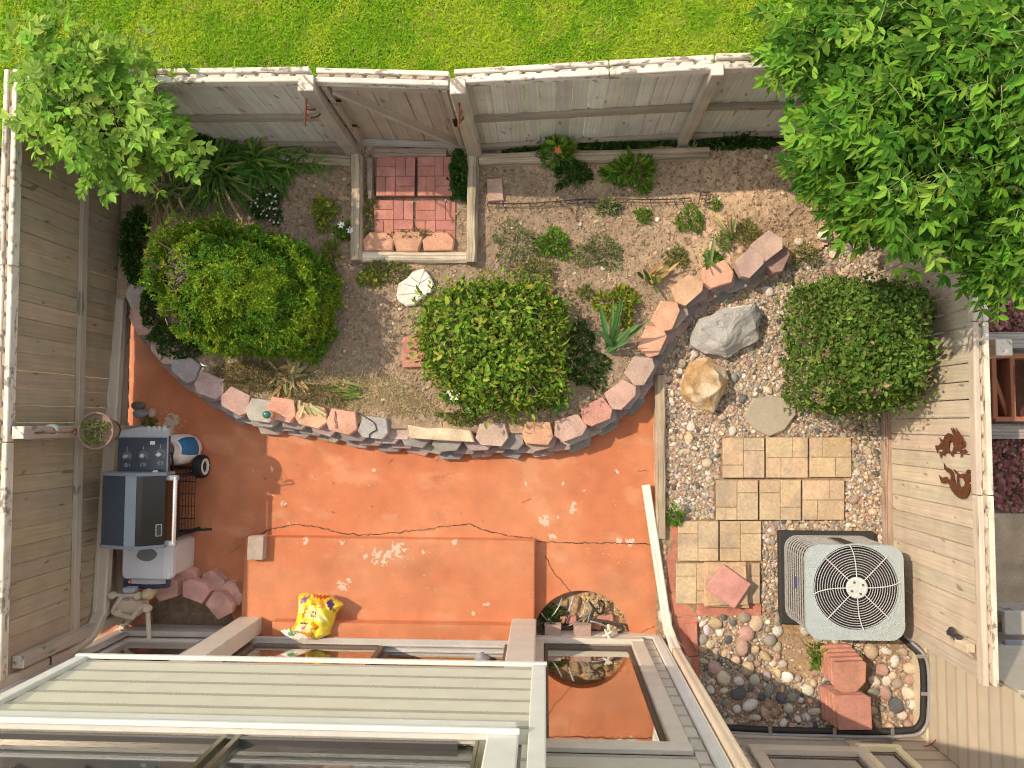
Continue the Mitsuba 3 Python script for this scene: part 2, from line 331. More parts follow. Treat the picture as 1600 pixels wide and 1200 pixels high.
for nm, w, zz in (('well_soil_right', wr, -.14), ('well_soil_left', wl, -.10)):
    pw = sbox(w[0] - .6, -2.3, w[0] + .6, w[1] + .55)
    vv, ff = grid_mesh(pw, .03, lambda x, y: zz + .06 * (meshkit.fbm(np.stack([x, y, x * 0], -1) * 9, 3, 2) - .5))
    scene[thing('window_well_bottom', None, None, None, 'structure')] = mikit.ply((vv, ff), 'm_sand' if zz < -.12 else 'm_soil', smooth=True)

# gravel yard on the right
gravel_poly = Polygon([(1.17, -3.2), (1.17, .9)] + [tuple(p) for p in cap_xy[18:]] + [tuple(p) for p in END] + [(3.9, END[2][1]), (3.9, -3.2)]).buffer(0)
def gravel_z(x, y):
    p = np.stack([np.asarray(x, float), np.asarray(y, float), np.asarray(x) * 0.], -1)
    return .075 + .05 * (meshkit.fbm(p * 2.5, 3, 9) - .5) + .02 * (meshkit.fbm(p * 17, 2, 8) - .5)
v, f = grid_mesh(gravel_poly.buffer(.05), .03, gravel_z)
gravel = thing('gravel_bed', None, None, None, 'structure'); scene[gravel] = mikit.ply((v, f), 'm_sand', smooth=True)
# neighbouring yards, seen over the side fences
sheet('left_neighbour_yard', plane(-20, -12, -4.62, 2.93, .02), 'm_sand')
sheet('right_neighbour_yard', plane(3.66, -12, 20, 2.93, .015, (.17, .15, .13)), 'm_stone')

# ================================================================ FENCES
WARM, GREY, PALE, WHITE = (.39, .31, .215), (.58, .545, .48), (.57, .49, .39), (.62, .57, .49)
def obox(m, p0, p1, w, t, up, c, ch=.004):
    """bar from p0 to p1; w is its size across 'up', t its size along the side"""
    p0, p1 = np.asarray(p0, float), np.asarray(p1, float); d = p1 - p0; L = np.linalg.norm(d); d = d / L
    s = np.cross(up, d); s /= np.linalg.norm(s); u = np.cross(d, s)
    return m.box((t, w, L), np.stack([s, u, d], 1), (p0 + p1) / 2, c, ch, long=2)
def board(m, a, dirv, nrm, w, z0, z1, t, c, ear=.012):
    """upright board with clipped top corners, its middle at the xy point a"""
    h = z1 - z0; p = np.array([[-w / 2, 0], [w / 2, 0], [w / 2, h - ear], [w / 2 - ear, h], [-w / 2 + ear, h], [-w / 2, h - ear]])
    n = len(p); ins = .003
    q = p * [1 - 2 * ins / w, 1]
    v = np.vstack([np.c_[q[:, 0], q[:, 1], np.full(n, t / 2)], np.c_[p[:, 0], p[:, 1], np.full(n, t / 2 - ins)], np.c_[p[:, 0], p[:, 1], np.full(n, -t / 2 + ins)], np.c_[q[:, 0], q[:, 1], np.full(n, -t / 2)]])
    f = []
    for k in range(3):
        for i in range(n):
            j = (i + 1) % n; f += [[k * n + i, k * n + n + i, k * n + n + j], [k * n + i, k * n + n + j, k * n + j]]
    for i in range(1, n - 1): f += [[0, i, i + 1], [3 * n, 3 * n + i + 1, 3 * n + i]]
    tw = rng.normal(0, .0035, 2)
    v[:, 2] += v[:, 0] / w * tw[0] * 2 + (v[:, 1] / h) * tw[1]
    M = np.stack([np.r_[dirv, 0], [0, 0, 1], np.r_[nrm, 0]], 1)
    return m.solid(v @ M.T + np.r_[a, z0], f, c, v[:, 0] + v[:, 2] + rng.random() * 60)
def fence(key, p0, p1, nrm, z0, z1, cols, rails, pitch=.148, gap=(.002, .008), parent=None, top=True, topsplit=None, rail_c=None, inner_c=None):
    p0, p1, nrm = np.array(p0, float), np.array(p1, float), np.array(nrm, float)
    L = np.linalg.norm(p1 - p0); d = (p1 - p0) / L; n = max(1, round(L / pitch)); w = L / n
    for i in range(n):
        g = rng.uniform(*gap); c = vary(cols, .05, .012)
        zt = z1 - rng.uniform(.004, .03)
        part(key, 'board', board(MB(), p0 + d * (i + .5) * w + nrm * rng.normal(0, .0015), d, nrm, w - g, z0 + rng.uniform(-.012, .012), zt, .03, c, .026), 'm_wood')
    z3 = lambda q, z: np.r_[q, z]
    for z, tt in rails:
        o = nrm * (.0175 + tt / 2); part(key, 'rail', obox(MB(), z3(p0 + o, z), z3(p1 + o, z), .088, tt, [0, 0, 1], vary(rail_c if rail_c is not None else cols, .06)), 'm_wood')
    if top:
        cuts = [0] + (topsplit or []) + [1]
        for s, ww in ((1, .045), (-1, .042)):
            for a, b in zip(cuts[:-1], cuts[1:]):
                o = nrm * s * (.0185 + ww / 2); e = .004
                zz = z1 + rng.normal(0, .004) - .04
                part(key, 'top_rail', obox(MB(), z3(p0 + (p1 - p0) * a + d * e + o, zz + rng.normal(0, .003)), z3(p0 + (p1 - p0) * b - d * e + o, zz + rng.normal(0, .003)), .088, ww, [0, 0, 1], vary(WHITE if not inner_c or s < 0 else inner_c, .04), .006), 'm_peel' if not inner_c or s < 0 else 'm_wood')
def post(key, xy, z0, z1, w, c, name='post', bsdf='m_wood', cap=True, tilt=(0, 0)):
    k = part(key, name, obox(MB(), [*xy, z0], [xy[0] + tilt[0], xy[1] + tilt[1], z1], w, w, [0, 1, 0], c, .008), bsdf)
    if cap: part(k, 'worn_end', MB().box((w * .98, w * .98, .012), None, [xy[0] + tilt[0], xy[1] + tilt[1], z1 + .005], (.60, .555, .48), .005), 'm_peel')
    return k

lf = thing('left_fence', 'long shaded board fence with a flower pot hook on the left of the patio', 'fence')
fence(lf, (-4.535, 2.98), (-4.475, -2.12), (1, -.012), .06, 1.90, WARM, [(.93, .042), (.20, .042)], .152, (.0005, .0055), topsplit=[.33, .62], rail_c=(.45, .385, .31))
post(lf, A(30, 130, 1.90)[:2], .1, 1.90, .105, (.42, .35, .28))
post(lf, A(29, 676, 1.90)[:2], 0, 1.90, .105, (.42, .37, .31))
post(lf, (-4.40, -2.02), 0, 1.72, .105, (.40, .35, .29))
bf = thing('back_fence', 'grey board fence with peeling white top rails along the lawn', 'fence')
fence(bf, (-4.49, BY + .045), (-1.965, BY + .03), (0, -1), .40, 1.90, GREY, [(1.11, .042), (.43, .045)], .146, (.002, .006), topsplit=[.55], rail_c=(.34, .28, .22))
fence(bf, (-.76, BY - .01), (1.37, BY + .075), (0.035, -1), .40, 1.90, GREY, [(1.11, .042), (.42, .045)], .146, (.002, .010), topsplit=[.6], rail_c=(.34, .28, .22))
fence(bf, (1.375, BY + .075), (3.46, BY + .085), (0, -1), .40, 1.90, GREY, [(1.11, .042), (.42, .045)], .148, (.002, .006), topsplit=[.5], rail_c=(.34, .28, .22))
pa, pb, pc = A(478, 130, 1.91)[:2], A(715, 135, 1.91)[:2], A(1121, 109, 1.91)[:2]
for q, w in ((pa, .135), (pb, .13), (pc, .10)): post(bf, q, .2, 1.91, w, vary((.40, .335, .27), .04))
gt = thing('garden_gate', 'brown board gate with a diagonal brace in the back fence', 'gate')
g0, g1, gn = np.array([-1.925, BY + .035]), np.array([-.80, BY - .015]), np.array([-.047, -1.0])
BR = (.39, .32, .25)
fence(gt, g0, g1, gn, .42, 1.88, BR, [(.49, .042)], .15, (.002, .006), top=True, rail_c=(.42, .40, .36))
gd = (g1 - g0) / np.linalg.norm(g1 - g0)
for e, name in ((g0 + gd * .05, 'stile'), (g1 - gd * .05, 'stile')):
    part(gt, name, obox(MB(), [*(e + gn * .034), .54], [*(e + gn * .034), 1.79], .09, .042, [0, 1, 0], vary(BR, .05)), 'm_wood')
part(gt, 'top_rail_inner', obox(MB(), [*(g0 + gd * .1 + gn * .034), 1.745], [*(g1 - gd * .1 + gn * .034), 1.745], .088, .042, [0, 0, 1], BR), 'm_wood')
part(gt, 'brace', obox(MB(), [*(g0 + gd * .10 + gn * .036), 1.69], [*(g1 - gd * .10 + gn * .036), .55], .088, .04, [*(-gn), 0], (.43, .35, .28)), 'm_wood')
for z in (1.5, .95):
    h = g0 + gn * .058
    part(gt, 'hinge', MB().box((.20, .012, .035), None, [h[0] + .02, h[1], z], (.02, .02, .022), .003).tube([[h[0] - .03, h[1] - .006, z - .04], [h[0] - .03, h[1] - .006, z + .04]], .011, (.02, .02, .022)), 'm_metal')
part(gt, 'latch', MB().box((.05, .02, .16), None, [g1[0] - .03, g1[1] - .075, 1.15], (.05, .05, .05), .004), 'm_metal')
rf = thing('right_fence', 'sunlit tan board fence with rusty figures on the right of the gravel', 'fence')
fence(rf, (3.515, 2.93), (3.515, -2.07), (-1, 0), .10, 1.72, PALE, [], .152, (.006, .012), topsplit=[.42, .70], inner_c=(.60, .52, .42))
part(rf, 'kick_board', obox(MB(), [3.47, 1.3, .12], [3.47, -1.55, .12], .10, .09, [0, 0, 1], (.40, .33, .25)), 'm_timber')

# ================================================================ HOUSES
def lap(m, x0, x1, z0, z1, c, y=0.0, drop=.018, lip=.66):
    """one lap siding board in the plane y (facing +y), its lower edge proud"""
    v = np.array([[x0, y - .004, z0], [x1, y - .004, z0], [x1, y + drop, z0], [x0, y + drop, z0], [x0, y - .004, z1], [x1, y - .004, z1], [x1, y + .005, z1 + .012], [x0, y + .005, z1 + .012],
                  [x1, y + drop, z0 + .004], [x0, y + drop, z0 + .004]])
    f = [[0, 1, 2, 3], [4, 7, 6, 5], [3, 2, 8, 9], [9, 8, 6, 7]]
    q = [[0, 4, 5, 1]]
    F_ = [[a, b, c_] for a, b, c_, d_ in f + q for a, b, c_ in ((a, b, c_), (a, c_, d_))] + [[0, 3, 9], [0, 9, 7], [0, 7, 4], [1, 8, 2], [1, 6, 8], [1, 5, 6]]
    m.solid(v, F_, c, v[:, 2] * .2 + rng.random() * 40)
    return m.solid([[x0, y + drop + .0012, z0 - .001], [x1, y + drop + .0012, z0 - .001], [x1, y + drop + .0008, z0 + .032], [x0, y + drop - .0006, z0 + .032]], [[0, 1, 2, 3]], np.array(c) * lip)   # shadow line of the lap, painted as a darker strip
SID, SIDR, TRIM, TRW = (.56, .53, .45), (.58, .51, .405), (.56, .50, .455), (.61, .60, .575)
hs = thing('townhouse', 'cream sided house with white corner trim along the bottom of the view', 'house')
def wallbox(par, x0, x1, y0, y1, z0, z1, name='wall', c=(.4, .38, .34)):
    return part(par, name, MB().box((x1 - x0, y1 - y0, z1 - z0), None, [(x0 + x1) / 2, (y0 + y1) / 2, (z0 + z1) / 2], c, .003), 'm_plain')
YW, YB, YS, XL, XR, ZB, ZT = -2.20, -1.70, -3.07, -4.47, 1.17, 2.58, 5.2          # main wall, bay, set-back wall, ends, bay underside, eaves
DX0, DX1 = A(352, 1000, .31)[0], A(800, 1000, .31)[0]                              # between the piers
dl, dr_ = A(388, 1000, .31)[0], A(797, 1000, .31)[0]
WX0, WX1 = A(845, 1000, .2)[0], .86
KX0, KX1 = A(203, 1000, .2)[0], A(322, 1010, .2)[0]
yb = YW - .16
for x0, x1, z0, z1 in ((XL, KX0, -.2, ZT), (KX0, KX1, -.2, .24), (KX0, KX1, 2.3, ZT), (KX1, dl, -.2, ZT), (dl, dr_, -.2, .325), (dl, dr_, 2.4, ZT), (dr_, WX0, -.2, ZT), (WX0, WX1, -.2, .24), (WX0, WX1, 2.62, ZT), (WX1, XR, -.2, ZT)):
    wallbox(hs, x0, x1, yb, YW - .03, z0, z1)
wallbox(hs, XL, XL + .12, -8, yb, -.2, ZT, 'side_wall'); wallbox(hs, XR - .12, XR, YS - .05, yb, -.2, ZT, 'side_wall'); wallbox(hs, XL, XR - .12, -8.1, -8, -.2, ZT, 'side_wall')
wallbox(hs, XR, 3.80, YS - .2, YS - .03, -.2, ZT, 'side_wall')
part(hs, 'roof', MB().box((8.6, 6.6, .25), None, [-.3, -4.75, ZT + .13], (.16, .15, .14), .01), 'm_stone')
# the overhanging upper storey on the left
BX0, BX1 = -3.34, 0.0
wz0, wx1 = 3.72, A(757, 1170, 3.9)[0]
for x0, x1, z0, z1 in ((BX0, BX1, ZB, wz0), (wx1, BX1, wz0, ZT)):
    wallbox(hs, x0, x1, YB - .16, YB - .03, z0, z1)
wallbox(hs, BX0, BX0 + .1, YW - .03, YB - .16, ZB, ZT, 'side_wall'); wallbox(hs, BX1 - .1, BX1, YW - .03, YB - .16, ZB, ZT, 'side_wall')
part(hs, 'soffit', MB().box((BX1 - BX0 - .2, .4, .06), None, [(BX0 + BX1) / 2, (YB + YW) / 2 - .03, ZB + .03], (.55, .5, .45), .004), 'm_plain')
part(hs, 'drip_edge', MB().box((BX1 - BX0 + .03, .03, .035), None, [(BX0 + BX1) / 2, YB + .017, ZB - .004], TRW, .004), 'm_plain')
z = ZB + .012; hgt = .196
while z < ZT - .2:
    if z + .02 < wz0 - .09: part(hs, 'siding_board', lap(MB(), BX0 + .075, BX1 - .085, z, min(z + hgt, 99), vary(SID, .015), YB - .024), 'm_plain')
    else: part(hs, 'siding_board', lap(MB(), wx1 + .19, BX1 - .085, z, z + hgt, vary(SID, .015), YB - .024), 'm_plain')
    z += hgt
for x, w in ((BX0 + .035, .085), (BX1 - .042, .095)):
    part(hs, 'corner_trim', MB().box((w, .035, ZT - ZB), None, [x, YB + .004, (ZT + ZB) / 2], TRW, .006).box((.03, .06, ZT - ZB), None, [x + (w / 2 - .013 if x > -1 else -w / 2 + .013), YB - .035, (ZT + ZB) / 2], TRW, .004), 'm_plain')
bw = part(hs, 'bay_window', MB().box((wx1 - BX0 + .36, .045, .16), None, [(wx1 + BX0) / 2 - .02, YB + .012, wz0 - .035], TRW, .008).box((.17, .04, 1.4), None, [wx1 + .088, YB + .009, wz0 + .74], TRW, .008).box((.17, .04, 1.4), None, [BX0 + .02, YB + .005, wz0 + .74], TRW, .008), 'm_plain')
part(bw, 'sill', MB().box((wx1 - BX0 + .40, .03, .03), None, [(wx1 + BX0) / 2 - .02, YB + .045, wz0 + .048], (.72, .71, .69), .006), 'm_plain')
mx = A(345, 1175, 3.9)[0]; ALU = (.30, .29, .23)
for x, w in ((wx1 - .02, .035), (mx + .04, .03), (mx - .035, .03), (wx1 - .05, .02)):
    part(bw, 'frame', MB().box((w, .05, 1.3), None, [x, YB - .028, wz0 + .70], ALU, .004), 'm_metal')
part(bw, 'frame', MB().box((wx1 - BX0 - .3, .04, .03), None, [(wx1 + BX0) / 2, YB - .03, wz0 + .067], (.16, .15, .13), .004), 'm_metal')
part(bw, 'sill_track', MB().box((wx1 - BX0 - .16, .10, .02), None, [(wx1 + BX0) / 2, YB - .105, wz0 + .012], (.06, .062, .058), .003), 'm_plain')  # dark plate added to darken the sunlit wall top behind the pane
part(bw, 'inner_sill', MB().box((wx1 - BX0 - .2, .10, .03), None, [(wx1 + BX0) / 2, YB - .13, wz0 + .20], (.10, .105, .10), .004), 'm_plain')
for x in np.arange(wx1 - .25, BX0 + .2, -.37): part(bw, 'inner_muntin', MB().box((.03, .03, 1.0), None, [x, YB - .12, wz0 + .72], (.11, .115, .105), .004), 'm_plain')
part(bw, 'screen', MB().solid([[BX0 + .1, YB - .158, wz0 + .0], [wx1 - .03, YB - .158, wz0 + .0], [wx1 - .03, YB - .158, ZT], [BX0 + .1, YB - .158, ZT]], [[0, 1, 2, 3]], (.1, .1, .1)), 'm_screen')
part(bw, 'pane', MB().solid([[BX0 + .1, YB - .045, wz0 + .06], [wx1 - .03, YB - .045, wz0 + .06], [wx1 - .03, YB - .045, ZT], [BX0 + .1, YB - .045, ZT]], [[0, 1, 2, 3]], (.1, .1, .1)), 'm_clear')
# main wall trims, piers
for xa, xb, y0, zt in ((375, 410, 963, ZB - .005), (800, 838, 966, ZB - .005)):
    a, b = A(xa, y0, .17), A(xb, y0, .17)
    part(hs, 'pier', MB().box((b[0] - a[0], a[1] - YW - .01, zt - .17), None, [(a[0] + b[0]) / 2, (a[1] + YW + .01) / 2, (zt + .17) / 2], TRIM, .008), 'm_plain')
part(hs, 'corner_trim', MB().box((.09, .035, ZT), None, [XL + .045, YW + .002, ZT / 2], (.50, .45, .41), .006), 'm_plain')
part(hs, 'corner_trim', MB().box((.075, .035, ZT), None, [XR - .037, YW + .004, ZT / 2], TRW, .006).box((.03, .07, ZT), None, [XR + .012, YW - .02, ZT / 2], TRW, .004), 'm_plain')
def window(par, name, x0, x1, z0, z1, yf, tr, c, fr=(.10, .075, .06), glass='m_glass', back=(.10, .06, .035), slats=None, sill=.03):
    """casing, inner frame, pane and the dark room or blind behind it"""
    w = part(par, name, MB().box((x1 - x0 + 2 * tr, .04, tr), None, [(x0 + x1) / 2, yf + .006, z0 - tr / 2], c, .006).box((x1 - x0 + 2 * tr, .04, tr), None, [(x0 + x1) / 2, yf + .006, z1 + tr / 2], c, .006)
             .box((tr, .036, z1 - z0 - .004), None, [x0 - tr / 2, yf + .004, (z0 + z1) / 2], c, .006).box((tr, .036, z1 - z0 - .004), None, [x1 + tr / 2, yf + .004, (z0 + z1) / 2], c, .006), 'm_plain')
    if sill: part(w, 'sill', MB().box((x1 - x0 + 2 * tr, .06, sill), None, [(x0 + x1) / 2, yf + .01, z0 - sill / 2 + .015], c, .006), 'm_plain')
    e = .04
    part(w, 'frame', MB().box((x1 - x0 - .004, .035, e), None, [(x0 + x1) / 2, yf - .045, z0 + e / 2 + .02], fr, .004).box((x1 - x0 - .004, .035, e), None, [(x0 + x1) / 2, yf - .045, z1 - e / 2 - .002], fr, .004)
         .box((e, .031, z1 - z0 - .1), None, [x0 + e / 2 + .002, yf - .045, (z0 + z1) / 2], fr, .004).box((e, .031, z1 - z0 - .1), None, [x1 - e / 2 - .002, yf - .045, (z0 + z1) / 2], fr, .004), 'm_plain')
    part(w, 'pane', MB().solid([[x0 + e, yf - .05, z0 + e], [x1 - e, yf - .05, z0 + e], [x1 - e, yf - .05, z1 - e], [x0 + e, yf - .05, z1 - e]], [[3, 2, 1, 0]], (.1, .1, .1)), glass)
    if slats:
        m = MB()
        for zz in np.arange(z0 + .06, z1 - .03, .052): m.box((x1 - x0 - .09, .035, .003), rotx(.9), [(x0 + x1) / 2, yf - .12, zz], slats, .001)
        part(w, 'blind', m, 'm_plain', kind='stuff', label='closed brown blind behind the pane')
    part(w, 'room', MB().box((x1 - x0 + .1, .02, z1 - z0 + .1), None, [(x0 + x1) / 2, yf - .28, (z0 + z1) / 2], back, .002), 'm_plain')
    return w
window(hs, 'window', WX0 + .03, WX1, .26, 2.6, YW, .13, TRIM, back=(.05, .03, .02))
window(hs, 'window', KX0 + .02, KX1 + .1, .26, 2.3, YW, .09, (.42, .38, .36), fr=(.5, .48, .42), back=(.2, .11, .06), slats=(.33, .18, .10))
z = .16; hgt = .2
for x0, x1 in ((WX1 + .145, XR - .08),):
    z = .05
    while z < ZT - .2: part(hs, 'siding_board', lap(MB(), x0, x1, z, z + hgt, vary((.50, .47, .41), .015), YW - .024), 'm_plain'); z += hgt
z = 2.76
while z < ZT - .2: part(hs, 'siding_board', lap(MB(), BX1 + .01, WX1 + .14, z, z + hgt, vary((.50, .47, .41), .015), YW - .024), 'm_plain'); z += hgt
part(hs, 'base_board', MB().box((XR - BX1 - .1, .03, .16), None, [(XR + BX1) / 2 - .02, YW + .01, .03], (.56, .50, .44), .006), 'm_plain')
part(hs, 'base_board', MB().box((DX0 - XL - .12, .03, .18), None, [(XL + .1 + DX0) / 2, YW + .01, .06], (.42, .38, .35), .006), 'm_plain')
# sliding door with a shut glass leaf on the left, open on the right
dm = A(604, 1003, .33)[0]; ZD = 2.4; FR = (.13, .10, .085)
dd = part(hs, 'sliding_door', MB().box((dr_ - dl, .16, .035), None, [(dl + dr_) / 2, YW - .06, .335], (.46, .44, .42), .006).box((.05, .14, ZD - .4), None, [dl + .025, YW - .07, 1.38], FR, .006).box((.05, .14, ZD - .4), None, [dr_ - .025, YW - .07, 1.38], FR, .006), 'm_plain')
for yy in (-.045, -.10): part(dd, 'track', MB().box((dr_ - dl - .11, .014, .022), None, [(dl + dr_) / 2, YW + yy, .363], (.72, .72, .72), .003), 'm_metal')
for k, (x0, x1, yy) in enumerate(((dl + .055, dm, -.045), (dl + .12, dm + .05, -.10))):
    lf_ = part(dd, 'leaf', MB().box((.06, .04, ZD - .42), None, [x0 + .03, YW + yy, 1.40], FR, .006).box((.06, .04, ZD - .42), None, [x1 - .03, YW + yy, 1.40], FR, .006).box((x1 - x0 - .124, .036, .07), None, [(x0 + x1) / 2, YW + yy, .42], FR, .006), 'm_plain')
    if k == 0: part(lf_, 'pane', MB().solid([[x0 + .06, YW + yy, .45], [x1 - .06, YW + yy, .45], [x1 - .06, YW + yy, 2.36], [x0 + .06, YW + yy, 2.36]], [[3, 2, 1, 0]], (.1, .1, .1)), 'm_glass')
fl = thing('indoor_floor', None, None, None, 'structure'); scene[fl + '__slab'] = None; del scene[fl + '__slab']
put(MB().box((5.4, 5.5, .05), None, [-1.7, -5.1, .29], (.3, .15, .05), .004), 'm_wood', fl)
for i in range(14): part(fl, 'plank', MB().box((5.3, .088, .02), None, [-1.7, -2.42 - .09 * i, .327], vary((.50, .23, .06), .1, .03), .003, long=0), 'm_wood')
# set-back wall at the lower right with two windows
z = .25
S1 = [AY(1185, 1168, YS), AY(1332, 1168, YS)]; S2 = [AY(1345, 1166, YS), AY(1388, 1166, YS)]
zs1, zs2 = S1[0][2], S2[0][2]
for z in np.arange(.30, ZT - .2, .2):
    segs = [(XR + .05, 3.72)] if z + .21 < min(zs1, zs2) - .02 else [(XR + .05, S1[0][0] - .14), (S1[1][0] + .14, S2[0][0] - .08), (S2[1][0] + .09, 3.72)]
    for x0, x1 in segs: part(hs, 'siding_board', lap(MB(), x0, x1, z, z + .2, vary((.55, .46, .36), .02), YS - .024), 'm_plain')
part(hs, 'base_board', MB().box((3.7 - XR, .03, .3), None, [(3.7 + XR) / 2, YS - .012, .15], (.50, .43, .35), .006), 'm_plain')
window(hs, 'window', S1[0][0] + .02, S1[1][0] - .02, zs1 + .1, zs1 + 1.6, YS, .12, (.62, .55, .47), back=(.09, .045, .035))
window(hs, 'window', S2[0][0] + .02, S2[1][0] + .02, zs2 + .06, zs2 + .62, YS, .07, (.84, .76, .50), back=(.09, .045, .035))
# neighbour's house on the right
nh = thing('neighbour_house', 'tan lap sided wall of the next house at the lower right', 'house')
NXW = 3.71
wallbox(nh, NXW + .03, 9, -8, -2.10, -.2, ZT)
Mn = np.array([[0, -1, 0], [1, 0, 0], [0, 0, 1.0]])                          # facing +y -> facing -x
for z in np.arange(.34, ZT - .2, .165):
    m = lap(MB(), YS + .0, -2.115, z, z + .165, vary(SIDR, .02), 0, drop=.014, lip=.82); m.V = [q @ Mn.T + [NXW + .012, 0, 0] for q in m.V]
    part(nh, 'siding_board', m, 'm_plain')
part(nh, 'base_board', MB().box((.05, 1.0, .34), None, [NXW + .005, -2.59, .17], (.66, .58, .45), .006), 'm_plain')
part(nh, 'corner_trim', MB().box((.09, .05, ZT - 1.75), None, [NXW + .03, -2.09, (ZT + 1.75) / 2], WHITE, .006), 'm_peel')

# ================================================================ HARD THINGS IN THE YARD
BC = {'g': (.40, .365, .355), 'p': (.54, .36, .315), 'm': (.52, .38, .345), 'o': (.66, .385, .27), 'r': (.56, .30, .235)}
rw = thing('retaining_wall', 'curved wall of stacked red and grey blocks round the planting bed', 'wall')
tg = np.gradient(cap_xy, axis=0); tg /= np.linalg.norm(tg, axis=1, keepdims=True)
tg = np.array([tg[max(0, i - 1):i + 2].mean(0) for i in range(len(tg))]); tg /= np.linalg.norm(tg, axis=1, keepdims=True)
def block_pts(w=.32, d=.215, fr=None):
    a = rng.normal(0, .006, 12)
    return np.array([[-.36 * w + a[0], -.5 * d + a[1]], [.36 * w + a[2], -.5 * d + a[3]], [.5 * w + a[4], .17 * d + a[5]], [.31 * w + a[6], .5 * d + a[7]], [-.31 * w + a[8], .5 * d + a[9]], [-.5 * w + a[10], .17 * d + a[11]]])
def block(xy, t, z0, z1, c, w=.32, d=.215, yaw=0.0):
    n = np.array([t[1], -t[0]])                      # outward = to the right of the walking direction
    a = math.atan2(t[1], t[0]) + yaw; c_, s_ = math.cos(a), math.sin(a)
    p = block_pts(w, d); p[:, 1] *= -1
    q = p @ np.array([[c_, s_], [-s_, c_]]) + xy
    return MB().prism(q, z0, z1, c, ch=.007, jit=.002)
for i, (x, y, k) in enumerate(CAPS):
    if k == 'x':
        continue
    w = .33 if i not in (0, 11) else .28
    part(rw, 'block', block(cap_xy[i] + rng.normal(0, .006, 2), tg[i], ZW - .11, ZW + rng.normal(0, .006) - (.09 if i == 11 else 0), vary(BC[k], .05, .03), w, .225, rng.normal(0, .07)), 'm_stone')
line = LineString([cap_xy[0] - .3 * tg[0] * 0] + list(map(tuple, cap_xy[1:])))
for k in range(1, 4):  # lower courses: their shade is put into the colour, greyer and darker
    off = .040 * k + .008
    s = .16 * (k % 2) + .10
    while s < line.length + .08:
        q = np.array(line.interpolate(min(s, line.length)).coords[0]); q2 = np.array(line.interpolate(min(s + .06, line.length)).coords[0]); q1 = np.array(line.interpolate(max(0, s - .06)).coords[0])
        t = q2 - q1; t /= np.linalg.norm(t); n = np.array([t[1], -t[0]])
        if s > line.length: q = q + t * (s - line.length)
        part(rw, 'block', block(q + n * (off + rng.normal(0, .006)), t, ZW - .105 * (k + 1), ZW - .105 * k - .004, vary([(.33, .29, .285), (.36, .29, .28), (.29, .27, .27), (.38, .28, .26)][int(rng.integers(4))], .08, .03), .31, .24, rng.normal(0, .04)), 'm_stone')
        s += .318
rk = np.array([A(x, y, .45)[:2] for x, y in ((637, 664), (668, 669), (700, 668), (735, 673), (741, 691), (700, 689), (640, 685))])
part(rw, 'cream_rock', MB().prism(rk, ZW - .12, ZW + .015, (.66, .54, .385), ch=.012, jit=.006), 'm_stone', label='long cream natural stone lying among the cap blocks')
part(rw, 'broken_block', block(A(1214, 404, .3)[:2], tg[-1], .16, .31, (.36, .235, .22), .30, .2, .5), 'm_stone')

# curved row of blocks round the left window well
ww = thing('well_edging', 'short curve of red edging blocks round the window well by the gas meter', 'edging')
for ring, zz, dz in ((0, .12, .12), (1, .24, .12)):
    for x, y, a in ((258, 921, -20), (304, 923, 18), (343, 946, 48)) if ring else ((247, 905, -20), (288, 904, 10), (331, 912, 35), (360, 930, 55)):
        q = A(x, y, zz)[:2]; t = -np.array([math.cos(math.radians(-a)), math.sin(math.radians(-a))])
        part(ww, 'block', block(q, t, zz - dz, zz, vary((.62, .36, .31), .09, .02), .285, .21), 'm_stone')

# timbers
TB = (.47, .395, .29)
def timber(pts, z, w, h, label, c=TB, group=None, name='landscape_timber'):
    a, b = A(*pts[0], z), A(*pts[1], z); m = MB()
    d = (b - a); L = np.linalg.norm(d); d /= L; s = np.array([-d[1], d[0], 0])
    n = 8; out = np.array([[-w / 2, 0], [-w / 2, h * .8], [-w * .32, h], [w * .32, h], [w / 2, h * .8], [w / 2, 0]]); k = len(out)
    v, ac = [], []
    for i in range(n + 1):
        j = rng.normal(0, .0035, (k, 2)); o = out + j
        v.append(a + d * (L * i / n) + s * o[:, :1] + np.array([0, 0, 1]) * (o[:, 1:] - h)); ac += list(out[:, 0] + out[:, 1] + 7 * z)
    f = []
    for i in range(n):
        for j in range(k):
            q = (j + 1) % k; f.append([i * k + j, i * k + q, i * k + k + q, i * k + k + j])
    v = np.vstack(v); m.solid(v, f, c, np.array(ac) + rng.random() * 40)
    for e, base in ((0, a), (n, b)):
        r_ = v[e * k:(e + 1) * k]; m.solid(np.vstack([r_, r_.mean(0)]), [[j, (j + 1) % k, k] for j in range(k)], np.array(c) * .8)
    return solo(name, m, 'm_timber', label, 'timber', group)
timber([(556, 240), (555, 406)], .50, .115, .2, 'weathered grey timber left of the brick landing', (.44, .36, .27))
timber([(738, 241), (736, 409)], .50, .105, .2, 'weathered grey timber right of the brick landing', (.45, .38, .29))
timber([(563, 400), (729, 401)], .44, .10, .14, 'pale timber across the front of the round topped blocks', (.60, .53, .42))
timber([(577, 247), (578, 310)], .46, .06, .12, 'thin dark timber beside the gate post', (.28, .23, .18))
timber([(748, 247), (1109, 237)], .46, .12, .12, 'long timber along the foot of the back fence', (.43, .35, .265))
timber([(400, 240), (548, 250)], .44, .11, .1, 'timber behind the strappy daylilies', (.36, .30, .23))
timber([(583, 236), (697, 237)], .43, .12, .1, 'threshold timber below the garden gate', (.36, .28, .22))
timber([(1033, 586), (1034, 842)], .16, .105, .17, 'long timber between the orange patio and the gravel', (.40, .33, .235))
timber([(1031, 842), (1033, 985)], .05, .09, .08, 'low timber under the white downspout extension', (.40, .33, .22))

